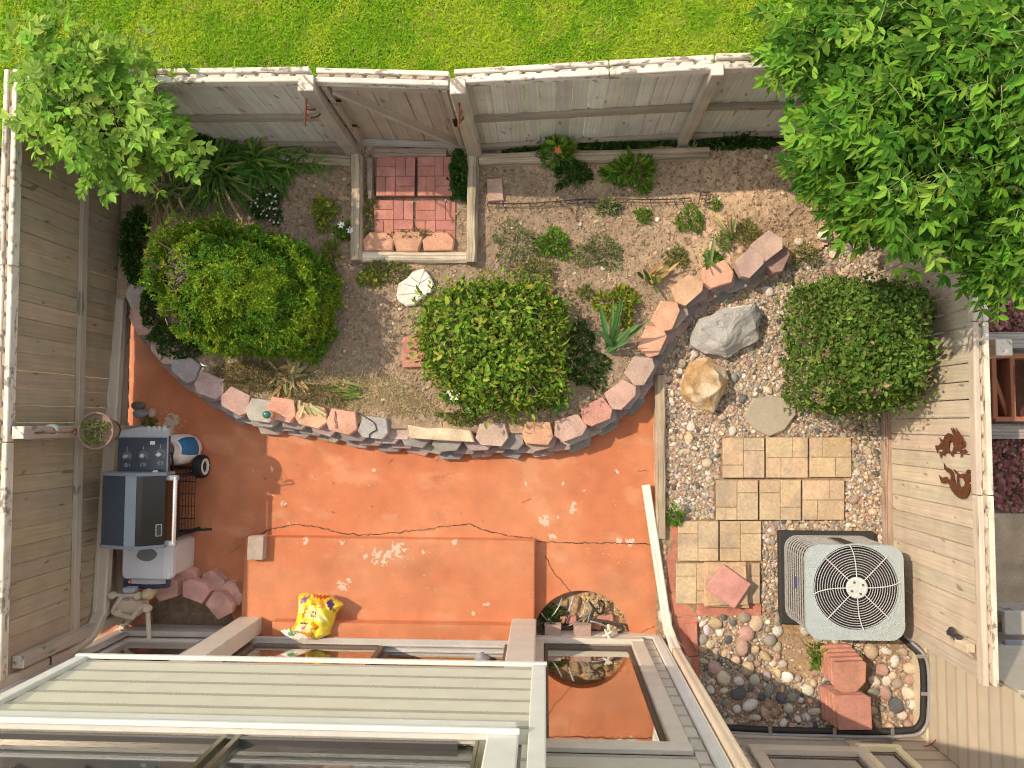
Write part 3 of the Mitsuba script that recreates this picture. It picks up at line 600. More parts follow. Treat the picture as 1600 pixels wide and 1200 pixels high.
# brick landing inside the gate
def basket(px, z, h, label, rot=0.0):
    """concrete paver whose top is moulded as eight bricks in basket weave"""
    c = [A(*q, z)[:2] for q in px]
    k = thing('brick_paver', label, 'paver', 'brick pattern pavers on the landing')
    P4 = lambda u, v_: (c[0] * (1 - u) + c[1] * u) * (1 - v_) + (c[3] * (1 - u) + c[2] * u) * v_
    col = vary((.47, .215, .175), .05, .02)
    part(k, 'base', MB().prism([P4(.01, .01), P4(.99, .01), P4(.99, .99), P4(.01, .99)], z - h, z - .006, col * .55, ch=.004), 'm_stone')
    for r in range(2):
        for q in range(2):
            u0, v0 = q * .5, r * .5
            for s in range(2):
                if (r + q) % 2 == 0: a = (u0, v0 + s * .25, u0 + .5, v0 + s * .25 + .25)
                else: a = (u0 + s * .25, v0, u0 + s * .25 + .25, v0 + .5)
                e = .008
                part(k, 'brick', MB().prism([P4(a[0] + e, a[1] + e), P4(a[2] - e, a[1] + e), P4(a[2] - e, a[3] - e), P4(a[0] + e, a[3] - e)], z - .02, z + rng.normal(0, .0015), vary(col, .05, .02), ch=.005), 'm_stone')
basket([(588, 245), (649, 245), (648, 306), (587, 306)], .44, .1, 'shaded red brick pattern paver at the upper left of the landing')
basket([(652, 244), (707, 244), (707, 306), (652, 306)], .44, .1, 'shaded red brick pattern paver at the upper right of the landing')
basket([(584, 312), (646, 313), (646, 374), (584, 374)], .38, .1, 'sunlit red brick pattern paver at the lower left of the landing')
basket([(649, 313), (712, 314), (712, 375), (649, 375)], .38, .1, 'sunlit red brick pattern paver at the lower right of the landing')
for (x, y), nm in zip(((591, 378), (637, 378), (685, 378)), ('left', 'middle', 'right')):
    c_ = A(x, y, .42)[:2]
    p = np.array([[-.15, -.09], [.15, -.09], [.165, .02], [.09, .10], [-.09, .10], [-.165, .02]]) if nm != 'middle' else np.array([[-.11, -.10], [.11, -.10], [.16, .05], [.12, .105], [-.12, .105], [-.16, .05]])
    solo('tumbled_block', MB().prism(p + c_, .30, .43, vary((.55, .31, .215), .04), ch=.012, jit=.003), 'm_stone', f'orange wall block lying flat below the landing, {nm} of the three', 'block', 'blocks below the landing')
solo('loose_brick', MB().prism([A(x, y, .42)[:2] for x, y in ((760, 279), (784, 277), (787, 312), (762, 314))], .34, .41, (.44, .30, .24), ch=.008), 'm_stone', 'small pinkish brick lying on the soil right of the landing', 'brick')
solo('red_paver', MB().prism([A(x, y, .40)[:2] for x, y in ((629, 526), (672, 524), (672, 573), (629, 574))], .33, .40, (.50, .24, .20), ch=.006), 'm_stone', 'red square paver half hidden under the leafy round shrub', 'paver')

# tan square pavers on the gravel
def tan_paver(x0, y0, x1, y1, z, label, kind=0, yaw=0.0, pts=None):
    c = [A(*q, z)[:2] for q in (pts or ((x0, y0), (x1, y0), (x1, y1), (x0, y1)))]
    k = thing('square_paver', label, 'paver', 'tan square pavers on the gravel')
    P4 = lambda u, v_: (c[0] * (1 - u) + c[1] * u) * (1 - v_) + (c[3] * (1 - u) + c[2] * u) * v_
    col = vary((.55, .42, .285), .03, .01); e = .007
    part(k, 'base', MB().prism([P4(.006, .006), P4(.994, .006), P4(.994, .994), P4(.006, .994)], z - .045, z - .007, col * .5, ch=.004), 'm_tan')
    lay = [[(0, 0, .5, .68), (.5, 0, 1, .32), (.5, .32, 1, 1), (0, .68, .5, 1)], [(0, 0, .5, .32), (.5, 0, 1, .68), (.5, .68, 1, 1), (0, .32, .5, 1)],
           [(0, 0, .32, .5), (.32, 0, 1, .5), (0, .5, .62, 1), (.62, .5, 1, 1)], [(0, 0, .64, .5), (.64, 0, 1, .5), (0, .5, .36, 1), (.36, .5, 1, 1)]][kind]
    for a in lay:
        part(k, 'stone_face', MB().prism([P4(a[0] + e, a[1] + e), P4(a[2] - e, a[1] + e), P4(a[2] - e, a[3] - e), P4(a[0] + e, a[3] - e)], z - .02, z + rng.normal(0, .0015), vary(col, .045, .012), ch=.006), 'm_tan')
ZP = .125
for r, (row, nm) in enumerate((([(1129, 684, 1195, 747), (1197, 683, 1263, 747), (1265, 683, 1331, 746)], 'top row'), ([(1119, 750, 1185, 813), (1187, 750, 1252, 813), (1254, 750, 1320, 813)], 'second row'),
                             ([(1059, 814, 1123, 877), (1125, 814, 1190, 877)], 'third row'))):
    for i, b in enumerate(row):
        tan_paver(*b, ZP, f'tan stone patterned paver, {["left", "middle", "right"][i] if len(row) > 2 else ["left", "right"][i]} one of the {nm}', [0, 3, 2, 0, 1, 3, 1, 0, 1][(r * 3 + i) % 9])
tan_paver(1056, 880, 1121, 944, ZP, 'tan stone patterned paver beside the paver stack', 1)
tan_paver(1123, 880, 1188, 944, ZP, 'tan stone patterned paver under the paver stack', 0)
solo('red_paver', MB().prism([A(x, y, .10)[:2] for x, y in ((1090, 944), (1190, 944), (1190, 962), (1090, 962))], .04, .098, (.50, .21, .16), ch=.006), 'm_stone', 'red paver edge showing below the stacked pavers', 'paver')
st_c = A(1139, 917, .3)[:2]
for i, (z0, s, a, dx, dy) in enumerate(((ZP + .004, .375, -1, .012, -.012), (ZP + .060, .355, 2.5, -.012, .010))):
    q = np.array([[-.5, -.5], [.5, -.5], [.5, .5], [-.5, .5]]) * s * 1.18; cc = math.radians(a)
    q = q @ np.array([[math.cos(cc), math.sin(cc)], [-math.sin(cc), math.cos(cc)]]) + st_c + [dx, dy]
    solo('stacked_paver', MB().prism(q, z0, z0 + .052, vary((.55, .39, .24), .05), ch=.008, jit=.002), 'm_tan', ('lower' if i == 0 else 'upper') + ' tan paver of the small stack beside the air conditioner', 'paver')
solo('pink_paver', MB().prism([A(x, y, .30)[:2] for x, y in ((1132, 883), (1174, 913), (1148, 952), (1103, 920))], ZP + .116, ZP + .168, (.58, .285, .25), ch=.006), 'm_stone', 'pink square paver lying askew on top of the small tan stack', 'paver')
# red brick strip along the white downspout
for i, pts in enumerate((((1049, 822), (1060, 820), (1060, 864), (1047, 865)), ((1042, 866), (1056, 866), (1058, 925), (1046, 925)), ((1046, 928), (1060, 928), (1090, 962), (1050, 964)), ((1052, 966), (1090, 964), (1091, 1024), (1072, 1026)), ((1060, 1026), (1092, 1026), (1092, 1062), (1080, 1064)))):
    solo('edging_paver', MB().prism([A(x, y, .09)[:2] for x, y in pts], .02, .085 + .004 * i, vary((.50, .19, .14), .06, .02), ch=.006), 'm_stone', ['small red paver above the top of the edging row beside the timber', 'narrow red paver second in the edging row beside the white downspout', 'red paver in the middle of the edging row left of the stack', 'red paver below the middle of the edging row by the downspout elbow', 'lowest red paver of the edging row by the house corner'][i], 'paver')
solo('edging_paver', MB().prism([A(x, y, .16)[:2] for x, y in ((1071, 976), (1089, 974), (1091, 1022), (1082, 1006))], .09, .15, (.52, .22, .17), ch=.006), 'm_stone', 'upper red paver lying on the edging row near the house corner', 'paver')

# two leaning stacks of salmon pavers
for s, (pts, n, dz, dx, dy, nm, rad) in enumerate(((((1303, 1035), (1349, 1033), (1354, 1036), (1353, 1066), (1338, 1082), (1317, 1083), (1306, 1077)), 5, .05, -.017, .032, 'upper', 0), (((1306, 1087), (1352, 1086), (1361, 1090), (1363, 1141), (1311, 1141)), 5, .05, -.022, 0.004, 'lower', 0))):
    for i in range(n):
        zt = .12 + dz * (i + 1)
        q = np.array([A(x, y, .12 + dz * n)[:2] for x, y in pts]) + np.array([dx, dy]) * (n - 1 - i) * .8
        q = np.array(Polygon(q).convex_hull.exterior.coords)[:-1]
        q = q.mean(0) + (q - q.mean(0)) @ rotz(rng.normal(0, .012))[:2, :2].T
        solo('salmon_paver', MB().prism(q, zt - dz + .003, zt, vary((.56, .285, .22), .05, .02), ch=.006, jit=.001), 'm_stone', f'{["lowest", "second", "middle", "fourth", "topmost"][i]} salmon paver of the {nm} leaning stack on the river stones', 'paver', f'salmon pavers of the {nm} stack')

# blocks on the ledge of the right window well, corner block on the step
for x0, y0, x1, y1, nm in ((851, 978, 877, 1001, 'left'), (897, 978, 924, 1001, 'right')):
    solo('ledge_block', MB().prism([A(x, y, .16)[:2] for x, y in ((x0, y0), (x1, y0), (x1, y1 - 2), (x0, y1 - 2))], 0.02, .15, vary((.44, .31, .28), .04), ch=.006), 'm_stone', f'{nm} pinkish block below the big window at the round well', 'block')
solo('corner_block', MB().prism([A(x, y, .30)[:2] for x, y in ((386, 839), (411, 838), (409, 876), (384, 876))], .172, .28, (.40, .335, .28), ch=.008), 'm_stone', 'small grey brown block on the left corner of the step', 'block')

# boulders and flat stones
def rockmesh(px, z0, z1, px_top, n=3, amp=.02, fr=6, seed=1, edge=.05):
    lo = np.array([A(*q, z0 + .06) for q in px]); hi = np.array([A(*q, z1) for q in px_top])
    lo2 = lo.copy(); lo2[:, 2] = z0 - .05
    mid = lo.copy(); mid[:, 2] = z0 + (z1 - z0) * .45
    m = trimesh.convex.convex_hull(np.vstack([lo2, mid, hi]))
    v, f = trimesh.remesh.subdivide_to_size(m.vertices, m.faces, edge)
    m = trimesh.Trimesh(v, f); m.merge_vertices(); nrm = m.vertex_normals.copy()
    d = (meshkit.fbm(m.vertices * fr, 4, seed) - .5) * 2 * amp + (np.abs(meshkit.fbm(m.vertices * fr * .5, 3, seed + 3) - .5)) * -2.2 * amp
    m.vertices = m.vertices + nrm * d[:, None]; return m
solo('grey_boulder', rockmesh(((1079, 520), (1092, 498), (1130, 482), (1180, 474), (1189, 490), (1185, 512), (1183, 532), (1160, 540), (1135, 562), (1100, 555), (1079, 540)), .08, .38, ((1098, 512), (1130, 491), (1172, 480), (1150, 503), (1128, 536), (1110, 522)), amp=.045, edge=.026, seed=4), 'm_granite', 'pale grey angular boulder on the gravel beside the wall', 'boulder', smooth=22)
solo('yellow_boulder', rockmesh(((1062, 598), (1078, 566), (1105, 557), (1130, 575), (1139, 592), (1135, 612), (1112, 644), (1085, 634), (1066, 618)), .08, .40, ((1076, 582), (1102, 566), (1124, 584), (1128, 604), (1108, 622), (1084, 612)), amp=.04, edge=.026, seed=9), 'm_sandstone', 'tan yellow boulder with a cracked top below the grey one', 'boulder', smooth=28)
flp = np.array([A(x, y, .13)[:2] for x, y in ((1162, 650), (1178, 622), (1215, 618), (1243, 630), (1244, 648), (1226, 672), (1202, 682), (1180, 672))])
solo('flagstone', MB().prism(flp, .05, .135, (.42, .37, .29), ch=.012, jit=.004), 'm_flag', 'flat grey brown flagstone on the gravel left of the hedge', 'stone')
# pale leaf shaped stepping stone in the bed
lp = [(619, 461), (622, 443), (636, 434), (644, 424), (662, 419), (671, 430), (678, 444), (673, 457), (656, 468), (648, 476), (635, 478), (622, 470)]
ls = thing('leaf_stone', 'white leaf shaped stepping stone beside the round shrub', 'stepping stone')
q = np.array([A(x, y, .43)[:2] for x, y in lp]); part(ls, 'slab', MB().prism(q, .35, .43, (.78, .76, .72), ch=.014, jit=.003), 'm_flag' if False else 'm_stone')
vn = MB(); st0 = A(662, 422, .43)[:2]; st1 = A(645, 470, .43)[:2]
for a, b in (((664, 421), (655, 443)), ((655, 443), (646, 472)), ((655, 443), (671, 433)), ((655, 443), (641, 432)), ((655, 445), (677, 446)), ((653, 449), (626, 443)), ((651, 456), (667, 461)), ((650, 458), (622, 461)), ((648, 464), (630, 472))):
    vn.tube([[*A(*a, .43)[:2], .428], [*A(*b, .43)[:2], .428]], [.006, .0035], (.30, .27, .24), 5)
part(ls, 'vein', vn, 'm_plain', kind='stuff')

# downspouts: white extension on the patio edge, tan one along the left fence
def pipe(par, name, pts, w, h, c, bsdf='m_plain'):
    p = np.array(pts, float); m = MB(); t = np.gradient(p, axis=0); t /= np.linalg.norm(t, axis=1, keepdims=True); v = []
    for i in range(len(p)):
        s = np.cross([0, 0, 1.0], t[i]); s = np.array([1.0, 0, 0]) if np.linalg.norm(s) < .25 else s / np.linalg.norm(s)
        u = np.cross(t[i], s); e = .22
        v += [p[i] + s * w / 2 * a + u * h / 2 * b for a, b in ((-1, -1 + e), (-1, 1 - e), (-1 + e, 1), (-.35, 1), (-.3, .88), (.3, .88), (.35, 1), (1 - e, 1), (1, 1 - e), (1, -1 + e), (1 - e, -1), (-1 + e, -1))]
    k = 12; f = [[i * k + j, i * k + (j + 1) % k, (i + 1) * k + (j + 1) % k, (i + 1) * k + j] for i in range(len(p) - 1) for j in range(k)]
    m.solid(v, f, c)
    for base in (0, (len(p) - 1) * k): m.solid(np.vstack([v[base:base + k], [np.mean(v[base:base + k], axis=0)]]), [[j, (j + 1) % k, k] for j in range(k)], np.array(c) * .25)
    return part(par, name, m, bsdf)
ds = thing('white_downspout', 'white downspout extension lying along the right edge of the patio', 'downspout')
e0, e1 = A(1009, 757, .11), A(1040, 962, .15)
pipe(ds, 'extension', [e0, e0 * .5 + e1 * .5, e1], .085, .07, (.68, .67, .64), 'm_gloss')
cx_ = XR + .085
pipe(ds, 'elbow', [e1 + [0, .02, .008], A(1043, 980, .19), [cx_ + .005, YW + .055, .30], [cx_, YW + .03, .45], [cx_, YW + .02, .6]], .09, .075, (.70, .64, .55))
pipe(ds, 'pipe', [[cx_, YW + .02, .58], [cx_, YW + .02, 1.6]], .08, .072, (.58, .49, .38)); pipe(ds, 'pipe', [[cx_, YW + .02, 1.57], [cx_, YW + .02, ZT]], .084, .076, (.58, .49, .38))
dt = thing('tan_downspout', 'tan downspout extension sloping along the foot of the left fence', 'downspout')
f0, f1 = A(197, 285, .16), A(157, 962, .62); TC = (.50, .445, .36)
mid = f0 + (f1 - f0) * .39
pipe(dt, 'extension', [f0, mid], .135, .085, TC); pipe(dt, 'extension', [mid - (f1 - f0) * .01 + [0, 0, .004], f1], .14, .09, TC)
pipe(dt, 'elbow', [f1 + [0, .03, 0], f1 + [0, -.09, .09], f1 + [-.01, -.16, .2], [f1[0] - .07, YW + .05, 1.05], [f1[0] - .08, YW + .05, 1.3]], .125, .09, (.46, .39, .30))
pipe(dt, 'pipe', [[f1[0] - .08, YW + .05, 1.28], [f1[0] - .08, YW + .05, ZT]], .088, .075, TC)

# ================================================================ OBJECTS
# ---- air conditioner on its pad
ac = thing('air_conditioner', 'grey air conditioner with a round fan grille standing on the gravel', 'air conditioner')
ab0, ab1 = A(1226, 838, .17), A(1366, 962, .17)
x0, x1, y0, y1 = 2.415, 3.285, -1.975, -1.13
cx, cy, zt = (x0 + x1) / 2, (y0 + y1) / 2, .80
part(ac, 'pad', MB().box((.95, .93, .085), None, [cx - .01, cy + .0, .135], (.035, .035, .037), .012), 'm_plain')
def rrect(w, d, r, n=6):
    p = []
    for sx, sy, a0 in ((1, 1, 0), (-1, 1, 90), (-1, -1, 180), (1, -1, 270)):
        for a in np.linspace(a0, a0 + 90, n): p.append([sx * (w / 2 - r) + r * math.cos(math.radians(a)), sy * (d / 2 - r) + r * math.sin(math.radians(a))])
    return np.array(p)
W_, D_ = x1 - x0, y1 - y0
part(ac, 'coil', MB().prism(rrect(W_ - .07, D_ - .07, .10) + [cx, cy], .18, zt - .02, (.016, .016, .017), ch=.002), 'm_plain')
for z in np.linspace(.235, zt - .07, 9):
    part(ac, 'louvre', MB().shape(Polygon(rrect(W_, D_, .13)).difference(Polygon(rrect(W_ - .014, D_ - .014, .123))), z - .010, z + .010, (.36, .365, .37), at=(cx, cy, 0)), 'm_plain')
fins = MB()
for p in rrect(W_ - .02, D_ - .02, .125, 5): fins.box((.012, .012, zt - .22), None, [cx + p[0], cy + p[1], (zt + .17) / 2], (.2, .2, .21), .002)
for i in range(1, 6):
    t = i / 6
    for q in ((-W_ / 2 + .018, -D_ / 2 + .13 + t * (D_ - .26)), (W_ / 2 - .018, -D_ / 2 + .13 + t * (D_ - .26)), (-W_ / 2 + .13 + t * (W_ - .26), D_ / 2 - .018), (-W_ / 2 + .13 + t * (W_ - .26), -D_ / 2 + .018)):
        fins.box((.006, .006, zt - .24), None, [cx + q[0], cy + q[1], (zt + .16) / 2], (.17, .175, .18), .001)
part(ac, 'guard_wire', fins, 'm_plain', kind='stuff')
part(ac, 'base_pan', MB().prism(rrect(W_ + .01, D_ + .01, .13) + [cx, cy], .178, .20, (.30, .31, .32), ch=.004), 'm_plain')
FX, FY, FR_ = A(1338, 918, zt)[0], A(1338, 918, zt)[1], .385
GC = (.39, .435, .465)
tp = Polygon(rrect(W_ + .02, D_ + .02, .135, 8)).difference(Polygon([(FX - cx + FR_ * math.cos(a), FY - cy + FR_ * math.sin(a)) for a in np.linspace(0, 2 * math.pi, 64)]))
part(ac, 'top_cover', MB().shape(tp, zt - .03, zt, GC, at=(cx, cy, 0)), 'm_plain')
part(ac, 'fan_ring', MB().lathe([(FR_ - .006, zt - .10), (FR_, zt - .02), (FR_ + .004, zt + .004), (FR_ + .016, zt + .004), (FR_ + .016, zt - .01)], (FX, FY, 0), GC, 56), 'm_plain')
gr_ = MB()
for r in np.linspace(.125, FR_ - .012, 12):
    a = np.linspace(0, 2 * math.pi, 57); gr_.tube(np.c_[FX + r * np.cos(a), FY + r * np.sin(a), np.full(57, zt + .012 - .02 * (r / FR_) ** 2)], .0034, (.50, .52, .53), 4, caps=False)
part(ac, 'grille_ring', gr_, 'm_plain', kind='stuff')
for i in range(8):
    a = i * math.pi / 4 + .02; rr = np.linspace(.085, FR_ + .012, 8)
    bend = .0 if i % 2 else .12
    part(ac, 'spoke', MB().tube(np.c_[FX + rr * np.cos(a + bend * (rr / FR_) ** 3), FY + rr * np.sin(a + bend * (rr / FR_) ** 3), np.full(8, zt + .019)], .0048, (.62, .63, .63), 6), 'm_plain')
hub = part(ac, 'hub', MB().lathe([(0, zt + .024), (.085, zt + .024), (.098, zt + .016), (.098, zt + .004)], (FX, FY, 0), (.56, .57, .57), 28), 'm_plain')
for i in range(4):
    a = i * math.pi / 2 + .5; part(hub, 'bolt', MB().lathe([(0, zt + .031), (.011, zt + .031), (.012, zt + .022)], (FX + .058 * math.cos(a), FY + .058 * math.sin(a), 0), (.12, .12, .12), 8), 'm_plain')
for i in range(4):
    a0 = i * math.pi / 2 + .3; u = np.linspace(.08, FR_ - .03, 7); v, f = [], []
    for j, r in enumerate(u):
        for k in range(5):
            s = k / 4 - .5; a = a0 + s * .62 + .25 * (r / FR_); v.append([FX + r * math.cos(a), FY + r * math.sin(a), zt - .13 - s * .09])
    f = [[j * 5 + k, j * 5 + k + 1, (j + 1) * 5 + k + 1, (j + 1) * 5 + k] for j in range(6) for k in range(4)]
    part(ac, 'fan_blade', MB().solid(v, f, (.40, .42, .44)), 'm_metal')
part(ac, 'motor', MB().lathe([(0, zt - .04), (.09, zt - .04), (.10, zt - .06), (.10, zt - .3)], (FX, FY, 0), (.10, .10, .10), 20), 'm_plain')
part(ac, 'drum', MB().lathe([(FR_ - .004, zt - .09), (FR_ - .004, zt - .5), (0, zt - .5)], (FX, FY, 0), (.035, .035, .036), 40), 'm_plain')
emb = MB()
for (a, b) in (((1274, 890), (1292, 871)), ((1279, 884), (1290, 873)), ((1268, 887), (1285, 869)), ((1382, 992), (1402, 971)), ((1386, 993), (1404, 975)), ((1380, 990), (1399, 970))):
    p, q = A(*a, zt), A(*b, zt); emb.tube([p + [0, 0, .001], q + [0, 0, .001]], .004, np.array(GC) * .97, 6)
part(ac, 'embossed_rib', emb, 'm_plain', kind='stuff')
bd = AX(1250, 914, x0 - .004)
part(ac, 'badge', MB().box((.010, .11, .05), None, [x0 - .006, bd[1], .52], (.05, .07, .22), .003), 'm_gloss', label='small dark blue badge on the side grille')

# ---- refrigerant lines and conduit along the wall
ln = thing('refrigerant_line', 'black insulated pipe and grey conduit running along the wall to the air conditioner', 'pipe')
def smooth_path(pts, n=40):
    p = np.array(pts, float); t = np.r_[0, np.cumsum(np.linalg.norm(np.diff(p, axis=0), axis=1))]
    from scipy.interpolate import PchipInterpolator
    return np.stack([PchipInterpolator(t, p[:, k])(np.linspace(0, t[-1], n)) for k in range(3)], 1)
zl = .30
lp_ = [A(1128, 1136, .2), A(1200, 1140, .24), A(1300, 1142, .26), A(1390, 1143, zl), A(1430, 1139, zl), A(1442, 1120, zl + .02), A(1443, 1080, zl + .04), A(1442, 1045, zl + .05), A(1436, 1022, zl + .05), A(1420, 1006, zl), A(1404, 990, .28)]
part(ln, 'insulation', MB().tube(smooth_path(lp_, 70), .030, (.03, .03, .033), 10), 'm_plain', True)
part(ln, 'conduit', MB().tube(smooth_path([p + [0.012, -.035, .035] if i < 5 else p + [.035, -.0, .035] for i, p in enumerate(lp_)], 70), .016, (.30, .31, .33), 8), 'm_gloss', True)
for i in (1, 2, 3, 6, 8):
    p = lp_[i]; part(ln, 'strap', MB().box((.035, .11, .012) if i < 5 else (.11, .035, .012), None, p + [0.01, -.01, .042], (.55, .55, .55), .003), 'm_metal')
solo('red_cable', MB().tube(smooth_path([A(1158, 1150, .1), A(1200, 1158, .25), A(1290, 1163, .3), A(1420, 1165, .35), A(1448, 1166, .42), A(1462, 1156, .48)], 30), .006, (.45, .06, .05), 5), 'm_plain', 'thin red cable hanging along the wall under the small windows', 'cable')
solo('thin_line', MB().tube(smooth_path([A(1386, 648, .17), A(1388, 700, .17), A(1386, 770, .17), A(1387, 850, .17)], 16), .0045, (.46, .15, .11), 5), 'm_plain', 'thin red cord along the foot of the right fence', 'cord')

# ---- barbecue: faces the patio (+x)
bb = thing('gas_grill', 'black gas barbecue with lid closed beside the left fence', 'grill')
BLK, DKB, SIL, GRY = (.018, .018, .019), (.045, .06, .085), (.50, .53, .56), (.34, .36, .39)
gy0, gy1 = A(200, 856, .88)[1], A(200, 738, .88)[1]; gL = gy1 - gy0; gm = (gy0 + gy1) / 2
gx = [A(px, 800, z)[0] for px, z in ((159, .81), (195, .97), (212, .98), (257, .85), (270, .69))]
prof = np.array([[gx[0], .69], [gx[0], .81], [gx[0] + .06, .89], [gx[1], .97], [gx[2], .98], [gx[2] + .05, .97], [gx[3], .85], [gx[4] - .02, .76], [gx[4], .69]])
def lidstrip(i0, i1, y0, y1, c, off=0.0):
    p = prof[i0:i1 + 1]; n = len(p); cen = np.array([prof[:, 0].mean(), .73]); q = p + (p - cen) / np.linalg.norm(p - cen, axis=1, keepdims=True) * off
    v = np.vstack([np.c_[q[:, 0], np.full(n, y0), q[:, 1]], np.c_[q[:, 0], np.full(n, y1), q[:, 1]]])
    f = [[i, i + 1, n + i + 1, n + i] for i in range(n - 1)]; return v, f
lid = part(bb, 'lid', MB().solid(*lidstrip(0, 3, gy0 + .02, gy1 - .02, 0), DKB).solid(*lidstrip(4, 8, gy0 + .02, gy1 - .02, 0), (.022, .018, .014)).solid(*lidstrip(3, 4, gy0 + .02, gy1 - .02, 0), (.22, .25, .28)), 'm_gloss')
part(lid, 'steel_band', MB().solid(*lidstrip(3, 4, gy0, gy1, 0, .004), (.24, .285, .34)), 'm_plain')
for y in (gy0, gy1 - .03):
    pg = Polygon(prof); Mx = np.array([[1, 0, 0], [0, 0, -1], [0, 1, 0.0]])
    part(lid, 'end_cap', MB().shape(pg.buffer(.012), -.03, 0, (.20, .23, .27), Mx, (0, y, 0)), 'm_plain')
hx = A(273, 800, .81)[0]
hd = part(lid, 'handle', MB().tube([[hx, gy0 + .03, .815], [hx, gy1 - .05, .815]], .020, (.80, .80, .80), 12), 'm_metal', True)
for y in (gy0 + .035, gy1 - .055): part(hd, 'bracket', MB().box((.12, .05, .05), None, [hx - .035, y, .805], (.26, .28, .30), .008), 'm_plain')
bg = A(251, 828, 1.04); th = math.atan2(-(prof[6, 1] - prof[5, 1]), prof[6, 0] - prof[5, 0])
part(lid, 'badge', MB().box((.055, .115, .006), roty(th), [prof[5:7, 0].mean() + .045, gy0 + .17, prof[5:7, 1].mean() - .028], (.40, .40, .39), .002).box((.040, .10, .002), roty(th), [prof[5:7, 0].mean() + .047, gy0 + .17, prof[5:7, 1].mean() - .0245], (.05, .05, .05), .0005), 'm_plain')
part(lid, 'thermometer', MB().lathe([(0, .03), (.026, .028), (.03, .01), (.03, 0)], [A(242, 741, .83)[0], gy1 - .01, .815], (.70, .66, .58), 16), 'm_plain')
part(bb, 'firebox', MB().box((gx[4] - gx[0] - .06, gL - .06, .22), None, [(gx[0] + gx[4]) / 2, gm, .58], BLK, .02), 'm_plain')
# side table with the burner controls
p0, p1 = A(183, 738, .77), A(264, 683, .77)
sx, sy, sc = p1[0] - p0[0], p1[1] - p0[1] + .02, (p0 + p1) / 2
tb = part(bb, 'control_panel', MB().box((sx, sy, .05), None, [sc[0], sc[1], .75], DKB, .008), 'm_gloss')
part(tb, 'tray_edge', MB().shape(Polygon([(-sx / 2, 0), (sx / 2 + .01, 0), (sx / 2 + .01, .075), (-.02, .09), (-sx / 2, .04)]), .73, .785, GRY, at=(sc[0], sc[1] + sy / 2, 0)), 'm_plain')
for i in range(4): part(tb, 'tool_notch', MB().box((.03, .055, .012), None, [sc[0] + .06 + i * .052, sc[1] + sy / 2 + .07, .785], (.42, .44, .45), .004), 'm_plain')
part(tb, 'border', MB().box((sx, .014, .012), None, [sc[0], sc[1] + sy / 2 - .008, .778], (.36, .40, .44), .003).box((.012, sy - .03, .012), None, [sc[0] + sx / 2 - .006, sc[1], .778], (.3, .33, .36), .003), 'm_plain')
for px, py in ((197, 713), (223, 712), (249, 710)):
    q = A(px, py, .79); kb = part(tb, 'knob', MB().lathe([(0, .034), (.020, .033), (.026, .02), (.030, 0)], [q[0], q[1], .776], (.56, .57, .57), 18), 'm_metal')
    part(kb, 'grip', MB().box((.046, .013, .016), rotz(.4), [q[0], q[1], .814], (.70, .70, .69), .003), 'm_metal')
    pr_ = MB()
    for j in range(5): pr_.box((.003, .0016 + .028 + .01 * (j % 3), .0012), None, [q[0] - .026 + .013 * j, q[1] - .085, .7762], (.48, .52, .56), .0004)
    a = np.linspace(.6, 5.7, 26); pr_.tube(np.c_[q[0] + .042 * np.cos(a - 1.5), q[1] + .042 * np.sin(a - 1.5), np.full(26, .7758)], .0015, (.5, .54, .58), 4)
    pr_.box((.004, .036, .0012), None, [q[0], q[1] + .075, .7762], (.5, .54, .58), .0004)
    part(tb, 'dial_marking', pr_, 'm_plain', kind='stuff')
q = A(238, 692, .78); part(tb, 'sticker', MB().box((.05, .035, .002), None, [q[0], q[1], .7765], (.62, .62, .60), .0006), 'm_plain')
# cart
cxs = [p0[0] + .06, gx[4] - .06]
for x in cxs:
    for y in (gy0 + .06, gy1 - .06): part(bb, 'leg', MB().box((.035, .035, .62), None, [x, y, .31], BLK, .005), 'm_plain')
rk0, rk1 = A(270, 832, .22), A(306, 730, .22)
for y in (rk0[1], rk1[1]): part(bb, 'rack_side', MB().tube([[cxs[0], y, .22], [rk1[0] + (.13 if y == rk0[1] else .02), y + (.02 if y == rk0[1] else 0), .22 - (.12 if y == rk0[1] else 0)]], .013, BLK, 8), 'm_plain', True)
rkm = MB()
for x in np.linspace(cxs[0] + .1, rk1[0], 12): rkm.tube([[x, rk0[1], .225], [x, rk1[1], .225]], .0035, BLK, 5)
for y in np.linspace(rk0[1] + .02, rk1[1] - .02, 6): rkm.tube([[cxs[0] + .08, y, .228], [rk1[0] + .005, y, .228]], .005, BLK, 5)
part(bb, 'wire_rack', rkm, 'm_plain', kind='stuff')
whc = A(317, 729, .13); Mw = roty(math.pi / 2)
part(bb, 'axle', MB().tube([[cxs[1], whc[1] + .0, .13], [whc[0] + .01, whc[1], .13]], .012, BLK, 8), 'm_plain', True)
wh = part(bb, 'wheel', MB().lathe([(.06, -.045), (.115, -.045), (.122, -.035), (.122, .03), (.115, .042), (.085, .042), (.08, .034)], [whc[0] - .02, whc[1], .125], BLK, 28, Mw), 'm_plain', True)
part(wh, 'rim', MB().lathe([(.088, .03), (.086, .047), (.062, .047), (.058, .03)], [whc[0] - .02, whc[1], .125], (.72, .72, .70), 28, Mw), 'm_plain')
part(wh, 'hubcap', MB().lathe([(0, .03), (.058, .026), (.06, .02)], [whc[0] - .02, whc[1], .125], (.03, .03, .03), 20, Mw), 'm_plain')
